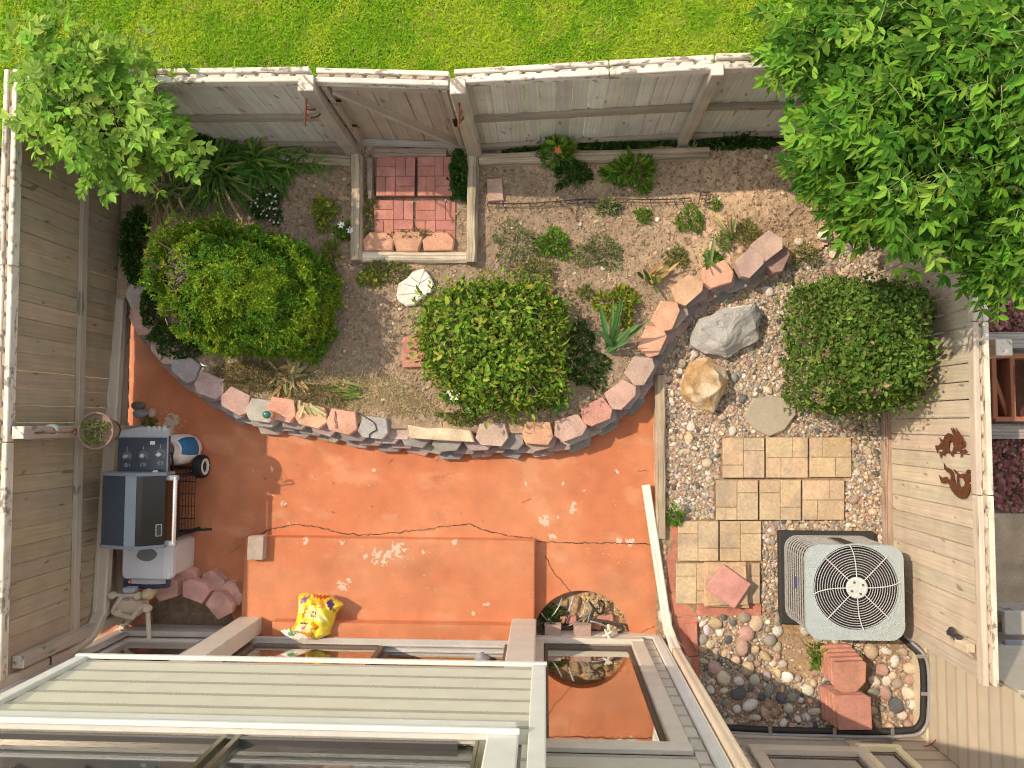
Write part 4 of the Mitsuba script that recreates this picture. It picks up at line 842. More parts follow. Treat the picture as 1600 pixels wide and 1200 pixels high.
# propane bottle under the controls
pt = thing('propane_bottle', 'white propane bottle with a blue label standing beside the grill', 'gas bottle')
pc_ = A(270, 703, .38)
part(pt, 'tank', MB().lathe([(0, .02), (.13, .02), (.155, .06), (.16, .12), (.16, .30), (.145, .37), (.10, .42), (.04, .44), (0, .44)], [pc_[0], pc_[1], 0], (.74, .73, .70), 32), 'm_gloss', True)
part(pt, 'collar', MB().lathe([(.10, .42), (.105, .54), (.10, .54), (.095, .42)], [pc_[0], pc_[1], 0], (.70, .69, .66), 28), 'm_gloss')
v = []
for a in np.linspace(-.35, .95, 12):
    for r, z in ((.1615, .14), (.1615, .29), (.148, .368), (.115, .412)): v.append([pc_[0] + r * math.cos(a), pc_[1] + r * math.sin(a), z + .003])
lb = MB().solid(v, [[i * 4 + j, i * 4 + 4 + j, i * 4 + 5 + j, i * 4 + 1 + j] for i in range(11) for j in range(3)], (.03, .16, .34))
part(pt, 'label', lb, 'm_plain')
part(pt, 'foot_ring', MB().lathe([(.12, 0), (.125, .05)], [pc_[0], pc_[1], 0], (.5, .49, .47), 24), 'm_plain')
part(bb, 'gas_hose', MB().tube(smooth_path([[pc_[0], pc_[1], .5], [pc_[0] + .10, pc_[1] - .05, .58], [pc_[0] + .06, pc_[1] - .22, .5], [pc_[0] - .05, pc_[1] - .34, .55]], 24), .009, (.02, .02, .02), 7), 'm_plain', True)
# grey lidded box
gb = thing('grey_storage_box', 'grey plastic box with a dark oval patch on its lid beside the grill', 'storage box')
b0, b1 = A(189, 905, .50), A(270, 846, .50)
bs, bc_ = (b1 - b0)[:2], (b0 + b1)[:2] / 2
part(gb, 'body', MB().prism(rrect(bs[0] - .03, bs[1] - .03, .05) + bc_, 0.005, .42, (.62, .57, .56), ch=.01), 'm_plain')
part(gb, 'lid', MB().prism(rrect(bs[0], bs[1], .05) + bc_, .42, .50, (.60, .63, .67), ch=.018), 'm_plain')
part(gb, 'lid_rim', MB().prism(rrect(.06, bs[1] - .02, .015) + bc_ + [bs[0] / 2 - .055, 0], .50, .512, (.70, .72, .74), ch=.008), 'm_plain')
ov = A(229, 867, .505); part(gb, 'grip_pad', MB().prism([[ov[0] + .10 * math.cos(a) * (1 + .08 * math.sin(2 * a + .6)), ov[1] + .065 * math.sin(a)] for a in np.linspace(0, 2 * math.pi, 20)[:-1]], .499, .506, (.16, .17, .18), ch=.004), 'm_plain')
part(gb, 'carry_handle', MB().tube(smooth_path([[b0[0] + .05, b0[1] + .01, .46], [b0[0] + .03, b0[1] - .06, .47], [bc_[0], b0[1] - .075, .475], [b1[0] - .05, b0[1] - .06, .47], [b1[0] - .06, b0[1] + .01, .46]], 24), .022, (.035, .04, .09), 8), 'm_plain', True)
part(gb, 'front_flap', MB().prism(rrect(bs[0] - .12, .09, .03) + [bc_[0], b0[1] - .045], .40, .43, (.66, .66, .66), ch=.01), 'm_plain')

# ---- gas meter
gmr = thing('gas_meter', 'beige gas meter with bent pipes at the left end of the house', 'gas meter')
GB = (.52, .44, .34)
q = A(203, 943, .55); part(gmr, 'body', MB().box((.26, .17, .20), None, q - [0, .02, .05], (.48, .40, .30), .03), 'm_plain')
q2 = A(228, 930, .62); part(gmr, 'regulator', MB().lathe([(0, .08), (.03, .08), (.035, .05), (.055, .04), (.058, .0), (.035, -.05), (.035, -.1), (0, -.1)], q2 - [0, .0, .05], (.50, .42, .27), 20), 'm_plain', True)
part(gmr, 'dial_window', MB().box((.12, .05, .09), None, A(204, 921, .60), (.32, .36, .42), .01), 'm_gloss')
for i, (pts, r) in enumerate((([(233, 1000, .62), (232, 975, .66), (231, 950, .70), (226, 947, .70), (214, 956, .68), (205, 965, .66), (190, 961, .62), (176, 957, .6)], .022), ([(176, 957, .6), (186, 938, .6), (192, 931, .6), (208, 930, .61), (218, 931, .62)], .024), ([(130, 928, .62), (146, 929, .62), (172, 929, .6), (190, 930, .6)], .020), ([(205, 930, .6), (207, 940, .58), (212, 948, .56)], .016))):
    part(gmr, 'pipe', MB().tube(smooth_path([A(*p) for p in pts], 36), r, (.47, .41, .32), 10), 'm_plain', True)
for px, py, z in ((176, 930, .61), (186, 957, .61), (216, 931, .62), (231, 951, .70)):
    part(gmr, 'fitting', MB().lathe([(0, .035), (.028, .035), (.036, .02), (.036, -.02), (.028, -.035), (0, -.035)], A(px, py, z), (.46, .40, .31), 10), "m_plain")
ww_b = thing('meter_paving', 'red bricks stacked on the ground below the gas meter', 'bricks')
for i, (px, py, z, a) in enumerate(((165, 955, .08, .5), (190, 972, .06, .2), (178, 985, .10, .7), (215, 968, .05, .1), (160, 975, .14, .6), (200, 985, .05, .35))):
    q = A(px, py, z); part(ww_b, 'brick', MB().box((.24, .13, .09), rotz(a), q - [0, 0, .04], vary((.46, .20, .14), .1, .03), .006), 'm_stone')
for i in range(7):
    q = A(172 + i * 8, 996 - i * 7, .16); a = .9
    part(ww_b, 'slate_edge', MB().box((.12, .035, .03), rotz(a), q, (.55, .50, .42), .004), 'm_stone')

# ---- plant hanger, pot and glass ornament
ar = thing('plant_hanger', 'rusty iron plant hanger arm on the left fence post', 'hanger')
h0, h1 = A(42, 677, 1.78), A(113, 674, 1.72)
part(ar, 'arm', MB().tube(smooth_path([h0 + [-.02, 0, 0], (h0 + h1) / 2 + [0, 0, .02], h1, A(118, 671, 1.68), A(116, 677, 1.64), A(109, 675, 1.66)], 30), .0085, (.1, .1, .1), 7), 'm_rust', True)
part(ar, 'brace', MB().tube(smooth_path([h0 + [-.02, 0, -.22], h0 + [.12, .0, -.17], (h0 + h1) / 2 + [0, 0, .01]], 14), .007, (.1, .1, .1), 6), 'm_rust', True)
part(ar, 'scroll', MB().tube([A(44, 670, 1.7), A(60, 672, 1.68), A(72, 676, 1.69)], .006, (.1, .1, .1), 6), 'm_rust', True)
part(ar, 'wall_plate', MB().box((.02, .04, .28), None, h0 + [-.045, 0, -.10], (.1, .1, .1), .003), 'm_rust')
hp = thing('hanging_pot', 'round hanging flower pot with dry yellow plant by the left fence', 'flower pot')
pc2 = A(150, 673, 1.35); pr0 = .165
part(hp, 'pot', MB().lathe([(0, -.22), (.10, -.22), (.125, -.12), (.148, -.02), (.165, 0), (.17, .012), (.160, .014), (.150, 0), (.145, -.03), (0, -.035)], pc2, (.24, .17, .135), 36), 'm_plain', True)
for i in range(3):
    a = i * 2.094 + .5; part(hp, 'chain', MB().tube([pc2 + [.158 * math.cos(a), .158 * math.sin(a), .01], A(113, 674, 1.64) + [.05, 0, 0]], .003, (.2, .18, .15), 5), 'm_plain')
go = thing('glass_ornament', 'small pale glass ornament hanging from the plant hanger', 'ornament')
oc = A(82, 671, 1.52)
part(go, 'body', MB().lathe([(0, -.05), (.03, -.045), (.05, -.01), (.06, .02), (.05, .03), (.045, .02), (.025, -.02), (0, -.03)], oc, (.56, .62, .58), 20, rotx(.5)), 'm_gloss', True)
part(go, 'string', MB().tube([oc + [0, 0, .02], oc + [0.02, 0, .17]], .002, (.3, .3, .28), 4), 'm_plain')

# ---- iron brackets on the gate posts
for nm, top, seg in (('left', (477, 142), ((478, 144, 1.78), (470, 200, 1.30))), ('right', (717, 148), ((717, 150, 1.76), (721, 218, 1.30)))):
    ib = thing('iron_bracket', f'rusty scrolled iron bracket on the {nm} gate post', 'bracket')
    a = A(*seg[0]); b = A(*seg[1]); yv = np.array([0, -1.0, 0]); base = a + [0, 0, 0]
    part(ib, 'back_bar', MB().tube([a, a + [0, -.0, -.42]], .010, (.1, .1, .1), 6), 'm_rust', True)
    part(ib, 'arm', MB().tube([a + [0, 0, -.02], a + yv * .23 + [-.01 if nm == 'left' else .0, 0, -.02]], .010, (.1, .1, .1), 6), 'm_rust', True)
    part(ib, 'hook', MB().tube(smooth_path([a + yv * .23 + [0, 0, -.02], a + yv * .26 + [0, 0, .01], a + yv * .29 + [0, 0, -.005]], 10), .008, (.1, .1, .1), 6), 'm_rust', True)
    t = np.linspace(0, 1, 24)
    for s in (1, .62): part(ib, 'scroll', MB().tube(np.stack([a[0] + (.03 * np.sin(t * 7) if nm == 'left' else .014 * np.sin(t * 9)), a[1] - .20 * s * t + .02 * np.sin(t * 9), a[2] - .06 - .34 * s * (1 - t) + .025 * np.cos(t * 9)], 1), .007, (.1, .1, .1), 6), 'm_rust', True)

# ---- rusty dancing figures on the right fence (flat plates cut out of sheet steel)
def figure(polys, label, xw=3.478):
    P2 = lambda p: AX(1440 + p[0] / 7.5, 640 + p[1] / 7.5, xw)
    pg = unary_union([Polygon([P2(p)[1:] for p in q]).buffer(.0015) for q in polys])
    Mz = np.array([[0, 0, -1.0], [1, 0, 0], [0, 1, 0]])
    solo('metal_figure', MB().shape(pg.simplify(.001), 0, .006, (.2, .08, .04), Mz, (xw, 0, 0)), 'm_rust', label, 'wall ornament')
from shapely.ops import unary_union
figure([[(212, 330), (240, 355), (262, 352), (280, 305), (318, 277), (355, 288), (388, 330), (408, 372), (396, 400), (385, 440), (372, 380), (350, 362), (328, 375), (322, 410), (318, 450), (328, 510), (300, 490), (285, 500), (275, 540), (262, 520), (240, 530), (234, 568), (222, 540), (215, 490), (232, 495), (250, 495), (258, 470), (240, 455), (205, 455), (190, 470), (192, 508), (178, 470), (165, 422), (205, 420), (230, 395), (232, 370)],
        [(405, 370), (440, 355), (465, 390), (470, 430), (470, 470), (450, 490), (425, 480), (410, 450), (398, 405)], [(405, 355), (375, 280), (345, 215), (376, 240), (415, 310), (430, 362)], [(425, 358), (400, 275), (370, 212), (412, 262), (446, 345)], [(440, 358), (432, 280), (406, 216), (444, 265), (464, 340)],
        [(440, 370), (470, 335), (452, 282), (482, 320), (488, 362), (465, 405)], [(468, 432), (495, 402), (492, 362), (514, 365), (514, 412), (490, 442)], [(462, 470), (490, 475), (515, 466), (536, 485), (520, 507), (498, 502), (472, 490)], [(455, 482), (482, 498), (480, 545), (465, 560), (466, 520)], [(385, 435), (410, 465), (400, 490), (378, 505), (370, 548), (355, 540), (343, 488), (362, 505), (375, 465)]],
       'upper rusty dancing flute player figure on the right fence')
figure([[(272, 632), (285, 672), (345, 700), (376, 735), (382, 800), (400, 860), (432, 912), (448, 918), (475, 915), (505, 895), (520, 845), (545, 890), (558, 940), (552, 990), (525, 1030), (485, 1045), (440, 1030), (395, 995), (360, 950), (330, 880), (310, 845), (275, 860), (240, 860), (225, 820), (211, 768), (240, 800), (300, 788), (325, 830), (345, 820), (350, 780), (335, 745), (300, 725), (272, 690)],
        [(382, 700), (410, 720), (452, 764), (485, 753), (512, 765), (490, 806), (455, 780), (440, 800), (440, 850), (457, 915), (440, 918), (424, 860), (418, 790), (425, 765), (398, 735)], [(480, 758), (510, 750), (530, 770), (547, 800), (547, 848), (520, 865), (500, 820)],
        [(526, 775), (528, 728), (550, 703), (580, 713), (597, 748), (570, 733), (552, 745), (577, 765), (595, 802), (565, 783), (582, 810), (600, 852), (570, 830), (544, 835)], [(552, 852), (580, 878), (588, 930), (601, 986), (589, 982), (573, 940), (567, 892), (545, 866)]],
       'lower rusty dancing flute player figure on the right fence')
hk = thing('hook_rack', 'small tan block with dark metal hooks on the right fence near the house', 'hook rack')
hz = AX(1511, 1010, 3.45)
part(hk, 'block', MB().box((.07, .07, .18), None, [3.45, hz[1], hz[2] - .03], (.66, .56, .42), .006), 'm_wood')
for dz, dy in ((.02, .0), (-.06, .005), (-.12, -.0), (-.09, .03)):
    part(hk, 'hook', MB().lathe([(0, -.025), (.02, -.02), (.028, 0), (.02, .02), (0, .025)], [3.43, hz[1] + .05 + dy, hz[2] - .10 + dz], (.14, .15, .17), 10).tube([[3.44, hz[1], hz[2] - .08 + dz], [3.43, hz[1] + .05 + dy, hz[2] - .10 + dz]], .008, (.12, .12, .13), 5), 'm_metal')

# ---- yellow bag on the step
bz = lambda X, Y, z=.42: A(430 + X / 12, 910 + Y / 12, z)[:2]
bag = thing('yellow_bag', 'crumpled yellow and orange plastic bag lying on the step by the door', 'bag')
def puff(P_, z0, hgt, step, fr, amp, seed, rim=.13):
    v, f = grid_mesh(P_, step, lambda x, y: x * 0)
    d = sh_distance(sh_points(v[:, 0], v[:, 1]), P_.exterior); ins = contains_xy(P_, v[:, 0], v[:, 1])
    t = np.where(ins, np.clip(d / rim, 0, 1), 0); cr = np.abs(meshkit.fbm(np.c_[v[:, :2] * fr, v[:, :1] * 0], 3, seed) - .5) * 2
    cr2 = np.abs(meshkit.noise(np.c_[v[:, 0] * fr * 1.7 + v[:, 1] * fr, v[:, 1] * fr * .7 - v[:, 0] * fr * .4, v[:, 0] * 0], seed + 5) - .5) * 2
    v[:, 2] = z0 + hgt * np.sqrt(t * (2 - t)) * (1 - .22 * cr) + amp * (cr - .4 + .8 * (cr2 - .5)) * (t > 0) * np.minimum(1, t * 3); return v, f
def paint(v, base, patches):
    c = np.tile(np.array(base, float), (len(v), 1))
    for pts, col in patches:
        m = contains_xy(Polygon([bz(*p) for p in pts]), v[:, 0] + .006 * np.sin(v[:, 1] * 190), v[:, 1] + .006 * np.sin(v[:, 0] * 170)); c[m] = col
    return c * (.9 + .2 * meshkit.fbm(v * [30, 30, 0], 2, 3))[:, None]
YEL = (.80, .64, .05)
q1 = Polygon([bz(*p) for p in ((395, 262), (510, 236), (640, 262), (800, 250), (980, 290), (1100, 360), (1238, 445), (1105, 610), (1065, 760), (1010, 900), (985, 1010), (780, 1105), (640, 1080), (420, 900), (330, 800), (375, 640), (395, 450))])
v, f = puff(q1, .315, .19, .006, 8, .05, 4)
part(bag, 'body', MB().add(v, f, col=paint(v, YEL, [(((640, 240), (990, 285), (960, 325), (680, 285)), (.52, .06, .02)), (((640, 300), (960, 330), (1000, 420), (900, 470), (860, 400), (700, 390)), (.70, .38, .03)), (((500, 290), (650, 270), (600, 340), (480, 410)), (.34, .12, .34)), (((970, 330), (1060, 350), (1110, 440), (1060, 520), (990, 430)), (.10, .045, .14)),
   (((690, 410), (870, 470), (980, 640), (950, 720), (600, 650), (620, 540)), (.82, .78, .36)), (((560, 480), (640, 420), (600, 560), (550, 660)), (.42, .22, .02)), (((420, 320), (560, 420), (540, 560), (420, 560)), (.82, .76, .22)), (((1080, 520), (1120, 500), (1100, 590), (1085, 580)), (.30, .10, .04))])), 'm_bag', True)
q3 = Polygon([bz(*p, .46) for p in ((240, 910), (330, 800), (440, 690), (560, 665), (730, 685), (880, 760), (890, 850), (780, 960), (760, 1075), (600, 1115), (530, 1080), (520, 1010), (300, 960))])
v3, f3 = puff(q3, .34, .20, .006, 10, .04, 14, .10)
part(bag, 'front_fold', MB().add(v3, f3, col=paint(v3, (.80, .40, .03), [(((380, 880), (450, 760), (560, 690), (700, 700), (730, 800), (720, 900)), (.84, .74, .22)), (((440, 800), (560, 820), (500, 890), (400, 880)), (.82, .80, .62)), (((700, 700), (880, 770), (880, 850), (760, 900)), (.72, .26, .01)), (((440, 920), (700, 910), (700, 990), (480, 980)), (.66, .20, .02)), (((300, 950), (480, 985), (720, 990), (700, 1030), (500, 1030)), (.80, .76, .66)), (((530, 780), (630, 770), (620, 840), (560, 840)), (.58, .16, .36))])), 'm_bag', True)
from scipy.spatial import cKDTree
kt, kt3 = cKDTree(v[:, :2]), cKDTree(v3[:, :2])
lt = MB()
for X, Y, w_, h_ in ((735, 520, 14, 50), (765, 515, 12, 40), (800, 540, 14, 60), (715, 590, 14, 55), (745, 610, 12, 30), (790, 600, 14, 50), (730, 380, 40, 16), (800, 395, 46, 14), (870, 430, 40, 16)):
    q = bz(X, Y); lt.box((w_ / 12 / 155, h_ / 12 / 155, .002), rotz(.2), [q[0], q[1], v[kt.query(q)[1], 2] + .004], (.14, .10, .03), .0004)
for X, Y in ((490, 765), (520, 770), (550, 765), (580, 775), (610, 770)):
    q = bz(X, Y, .48); lt.box((.012, .022, .002), rotz(.3), [q[0], q[1], v3[kt3.query(q)[1], 2] + .004], (.10, .04, .08), .0004)
part(bag, 'lettering', lt, 'm_plain', kind='stuff')
wp = A(442, 986, .3); wr_ = Polygon([A(x, y, .33)[:2] for x, y in ((438, 986), (455, 982), (476, 990), (492, 1000), (470, 1003), (446, 996))])
vv, ff = puff(wr_, .312, .07, .009, 14, .03, 11); solo('white_wrapper', MB().add(vv, ff, col=np.where(meshkit.fbm(vv * [14, 14, 0], 2, 3)[:, None] > .6, [[.10, .25, .12]], [[.80, .79, .75]])), 'm_bag', 'crumpled white and green wrapper under the yellow bag', 'wrapper', smooth=True)

# ---- small things on the wall and ground
bt = thing('spray_bottle', 'small bottle with a dark green cap standing on the block wall', 'bottle')
q = A(423, 648, .45); part(bt, 'body', MB().lathe([(0, 0), (.038, 0), (.042, .01), (.042, .10), (.036, .12)], [q[0], q[1], ZW], (.55, .22, .10), 20), 'm_gloss', True)
part(bt, 'neck_band', MB().lathe([(.0425, .09), (.043, .105), (.036, .121)], [q[0], q[1], ZW], (.70, .66, .55), 20), 'm_gloss', True); part(bt, 'cap', MB().lathe([(.037, .12), (.037, .155), (.03, .165), (0, .166)], [q[0], q[1], ZW], (.02, .14, .12), 20), 'm_gloss', True)
sk = thing('garden_stake', 'thin chrome stake with a hooked top at the edge of the bed', 'stake')
part(sk, 'rod', MB().tube(smooth_path([A(308, 594, .40), A(313, 584, .62), A(318, 575, .80)], 10), .011, (.78, .78, .77), 8), 'm_metal', True); part(sk, 'head', MB().tube(smooth_path([A(314, 567, .8), A(319, 571, .82), A(324, 571, .8)], 10), .011, (.75, .75, .74), 8), 'm_metal', True)
solo('drip_tube', MB().tube(smooth_path([A(x, y, z) for x, y, z in ((560, 645, .40), (568, 650, .43), (578, 656, .438), (586, 663, .437), (588, 672, .437), (582, 675, .437), (577, 680, .437), (577, 686, .43))], 40), .0055, (.05, .05, .05), 6), 'm_plain', 'thin black drip tube curling over a grey cap block', 'tube', smooth=True)
solo('drip_tube', MB().tube(smooth_path([A(x, y, z) for x, y, z in ((523, 640, .40), (524, 648, .435), (523, 655, .436), (525, 662, .436), (525, 669, .434))], 20), .0055, (.16, .06, .035), 6), 'm_plain', 'short thin tube lying across an orange cap block', 'tube', smooth=True)
for i, (px, py, s, c, nm) in enumerate(((216, 634, (.13, .08, .06), (.20, .17, .15), 'dark grey'), (220, 646, (.15, .075, .055), (.30, .31, .30), 'blue grey'), (238, 645, (.075, .09, .07), (.55, .42, .34), 'pale pink'))):
    m = trimesh.creation.icosphere(subdivisions=2); m.vertices *= np.array(s) / 2 * (1 + .3 * (meshkit.fbm(m.vertices * 1.7, 2, i) - .5))[:, None] * 2 * .6; m.vertices += A(px, py, .03)
    solo('loose_stone', MB().mesh(m, c), 'm_stone', f'{nm} stone on the patio beside the left fence', 'stone', smooth=True)
for px, py, s, c, nm in ((1221, 376, (.16, .09, .06), (.62, .46, .34), 'tan stone just past the end of the wall'), (1248, 378, (.10, .08, .05), (.72, .64, .54), 'cream round stone beside the end of the wall'), (1289, 368, (.16, .11, .06), (.70, .64, .57), 'white flat stone at the edge of the bed under the tree')):
    m = trimesh.creation.icosphere(subdivisions=2); m.vertices *= np.array(s) * .5 * (1 + .4 * (meshkit.fbm(m.vertices * 1.7, 2, int(px)) - .5))[:, None]; m.vertices += A(px, py, .16); m.vertices[:, 2] += .0
    solo('loose_stone', MB().mesh(m, c), 'm_stone', nm, 'stone', smooth=True)
# fallen wire edging
we = thing('wire_edging', 'black wire border fence lying flat on the bed below the back fence', 'wire fence')
a, b = (762, 318), (1080, 309); wm = MB()
for dz, dyp in ((.02, 0), (.025, 5), (.09, -1)): wm.tube(smooth_path([A(a[0] + (b[0] - a[0]) * t, a[1] + (b[1] - a[1]) * t + dyp + 2 * math.sin(t * 9), .37 + dz) for t in np.linspace(0, 1, 14)], 60), .0028, (.03, .03, .03), 5)
part(we, 'long_wire', wm, 'm_plain', kind='stuff')
um = MB()
for i in range(26):
    t = i / 25; x = a[0] + (b[0] - a[0]) * t; y = a[1] + (b[1] - a[1]) * t
    um.tube([A(x, y - 1, .46), A(x + rng.normal(0, 1), y + 5, .39), A(x + 4, y + 15 + rng.normal(0, 2), .38)], .0022, (.03, .03, .03), 4)
part(we, 'upright_wire', um, 'm_plain', kind='stuff')
hm = MB()
for t in np.linspace(0, 1, 5): hm.tube([A(1098 + t * 0, 300 + t * 20, .40), A(1110, 302 + t * 20, .40)], .004, (.025, .025, .025), 4)
for x in (1095, 1105): hm.tube([A(x, 300, .40), A(x - 4, 321, .40)], .004, (.025, .025, .025), 4)
part(we, 'end_piece', hm, 'm_plain', kind='stuff')

# ---- right window well: hoses, spigot
hz_ = thing('garden_hose', 'tangled black hoses coiled in the round window well below the big window', 'hose')
hz2 = lambda X, Y, z: A(830 + X / 8.9, 910 + Y / 8.9, z)
for i, (pts, r, c) in enumerate((([(425, 225), (370, 360), (280, 480), (200, 540), (100, 585)], .008, (.34, .35, .34)), ([(590, 190), (555, 300), (525, 400)], .013, (.36, .37, .38)), ([(520, 410), (490, 500), (455, 600)], .011, (.02, .02, .02)), ([(745, 310), (725, 420), (670, 485)], .008, (.42, .40, .34)),
        ([(960, 320), (860, 400), (720, 500), (620, 560), (440, 625), (300, 640)], .010, (.12, .12, .12)), ([(800, 260), (900, 380), (950, 440), (1010, 380), (1015, 300), (960, 250)], .011, (.02, .02, .022)), ([(940, 240), (945, 330), (830, 440), (780, 510), (700, 600)], .010, (.03, .03, .03)), ([(795, 280), (825, 370), (800, 500), (760, 600)], .009, (.20, .22, .20)),
        ([(780, 505), (1000, 540), (1150, 580), (1260, 615), (1280, 655), (1200, 700)], .013, (.05, .05, .048)), ([(820, 540), (950, 570), (1050, 620)], .010, (.24, .23, .21)), ([(140, 420), (220, 520), (330, 590), (430, 600)], .011, (.03, .03, .03)))):
    part(hz_, 'loop', MB().tube(smooth_path([hz2(x, y, -.05 + .012 * i + .03 * math.sin(k)) for k, (x, y) in enumerate(pts)], 26), r, c, 7), 'm_gloss', True)
for px, py, a, nm in ((945, 966, .1, 'right'), (927, 976, -.15, 'middle'), (888, 968, .05, 'left')):
    solo('well_brick', MB().box((.17, .075, .06), rotz(a), A(px, py, -.07), vary((.50, .25, .19), .05), .006), 'm_stone', f'{nm} red brick lying in the round window well under the hoses', 'brick')
sg = thing('garden_tap', 'pale metal garden tap on the house wall at the round well', 'tap')
q = A(951, 990, .18)
part(sg, 'body', MB().tube([[q[0], YW + .01, .2], [q[0], YW + .10, .2], [q[0], YW + .14, .15]], .018, (.66, .63, .56), 8), 'm_plain', True)
part(sg, 'handle', MB().box((.11, .02, .012), rotz(.5), [q[0] - .02, YW + .08, .25], (.62, .60, .54), .004).box((.02, .11, .012), rotz(.5), [q[0] - .02, YW + .08, .252], (.62, .60, .54), .004), 'm_plain')
# grey cushion just inside the open door
cb = rockmesh(((741, 1026), (752, 1020), (766, 1028), (762, 1050), (742, 1048)), .34, .44, ((745, 1030), (752, 1026), (759, 1034)), amp=.02, edge=.03, seed=3)
solo('grey_cushion', MB().mesh(cb, (.30, .31, .36)), 'm_plain', 'grey cloth lying on the wooden floor inside the open door', 'cloth', smooth=True)

# ---- things of the right neighbour, over the fence
np_ = thing('neighbour_post', 'white topped timber post beyond the right fence', 'post')
q = A(1568, 543, 1.4); post(np_, q[:2], 0, 1.4, .14, (.40, .27, .2)); scene[np_] = scene.pop(np_ + '__post'); USED.add(np_)
nb = thing('wooden_planter', 'reddish brown wooden planter frame beyond the right fence', 'planter')
n0, n1 = A(1553, 556, .5), A(1640, 655, .5)
RB = (.26, .105, .06)
for (xa, ya, xb, yb_) in ((n0[0], n0[1], n1[0], n0[1]), (n0[0], n1[1], n1[0], n1[1]), (n0[0], n0[1], n0[0], n1[1]), (n1[0], n0[1], n1[0], n1[1]), (A(1583, 600, .5)[0], n0[1], A(1583, 600, .5)[0], n1[1])):
    part(nb, 'plank', obox(MB(), [xa, ya, .38], [xb, yb_, .38], .24, .045, [0, 0, 1], vary(RB, .08)), 'm_wood')
part(nb, 'brace', obox(MB(), [n0[0], n0[1] - .05, .40], [A(1583, 600, .5)[0], n1[1], .40], .05, .04, [0, 0, 1], vary(RB, .08)), 'm_wood')
part(nb, 'floor', MB().box((n1[0] - n0[0], n0[1] - n1[1], .04), None, [(n0[0] + n1[0]) / 2, (n0[1] + n1[1]) / 2, .2], (.12, .06, .04), .004), 'm_wood')
nt = thing('neighbour_timber_edging', 'grey timber beams beyond the right fence', 'edging')
for y, w in ((A(1570, 531, .3)[1], .16), (A(1570, 674, .3)[1], .15)): part(nt, 'beam', obox(MB(), [3.62, y, .18], [6.5, y, .18], .16, w, [0, 0, 1], (.33, .31, .29)), 'm_timber')
sheet('neighbour_paving', plane(A(1560, 800, .02)[0] - .3, A(1560, 925, .02)[1] - .3, 8, A(1560, 802, .02)[1], .03, (.36, .29, .215)), 'm_stone')
nd = thing('neighbour_deck_box', 'grey bench with white boards beyond the right fence near the house', 'bench')
q0, q1 = A(1562, 962, .4), A(1640, 1042, .4)
part(nd, 'top_board', MB().box((q1[0] - q0[0], .22, .05), None, [(q0[0] + q1[0]) / 2, q0[1] - .05, .45], (.42, .40, .37), .008), 'm_wood'); part(nd, 'top_board', MB().box((q1[0] - q0[0], .18, .05), None, [(q0[0] + q1[0]) / 2, q0[1] - .30, .45], (.24, .26, .29), .008), 'm_wood')
part(nd, 'back_board', MB().box((q1[0] - q0[0], .16, .05), None, [(q0[0] + q1[0]) / 2, q0[1] - .50, .5], (.74, .71, .66), .008), 'm_peel'); part(nd, 'front', MB().box((q1[0] - q0[0] - .02, .04, .42), None, [(q0[0] + q1[0]) / 2, q0[1] + .02, .215], (.3, .29, .27), .008), 'm_wood')

# ================================================================ PLANTS
BIG = (np.array([[0, 0, 0], [.28, -.40, .05], [.28, .40, .05], [.30, 0, -.03], [.66, -.36, .03], [.66, .36, .03], [.66, 0, -.05], [1, 0, -.10]]),
       np.array([[0, 3, 1], [0, 2, 3], [1, 3, 6], [1, 6, 4], [3, 2, 5], [3, 5, 6], [4, 6, 7], [6, 5, 7]]))
SMALL = (np.array([[0, 0, 0], [.45, -.5, .08], [.45, .5, .08], [1, 0, 0]]), np.array([[0, 3, 1], [0, 2, 3]]))
def unit(v): return v / np.maximum(np.linalg.norm(v, axis=-1, keepdims=True), 1e-9)
def leaves(pos, d, nrm, L, W, col, tmpl=SMALL):
    """one leaf per row: base point, direction, facing, length, width, colour"""
    V, Fc = tmpl; d = unit(d); s = unit(np.cross(nrm, d)); u = np.cross(d, s)
    L, W = np.broadcast_to(L, len(pos)), np.broadcast_to(W, len(pos))
    v = pos[:, None] + d[:, None] * (V[None, :, :1] * L[:, None, None]) + s[:, None] * (V[None, :, 1:2] * W[:, None, None]) + u[:, None] * (V[None, :, 2:] * L[:, None, None])
    f = Fc[None] + (np.arange(len(pos)) * len(V))[:, None, None]
    return v.reshape(-1, 3), f.reshape(-1, 3), np.repeat(np.clip(col, .004, .95), len(V), 0)
def pick(n, cols, w, k=.16):
    c = np.array(cols, float)[rng.choice(len(cols), n, p=np.array(w) / sum(w))]
    return c * np.exp(rng.normal(0, k, (n, 1))) * np.exp(rng.normal(0, k * .35, (n, 3)))
def rdir(n, up=0.0): v = rng.normal(0, 1, (n, 3)); v[:, 2] += up; return unit(v)
def inside(P_, n):
    x0, y0, x1, y1 = P_.bounds; out = np.zeros((0, 2))
    while len(out) < n:
        q = rng.uniform((x0, y0), (x1, y1), (n * 2, 2)); out = np.vstack([out, q[contains_xy(P_, q[:, 0], q[:, 1])]])
    return out[:n]
def clump_tone(c, p, fr, amt, seed): return c * np.exp(amt * 2 * (meshkit.fbm(p * fr, 3, seed) - .5))[:, None]
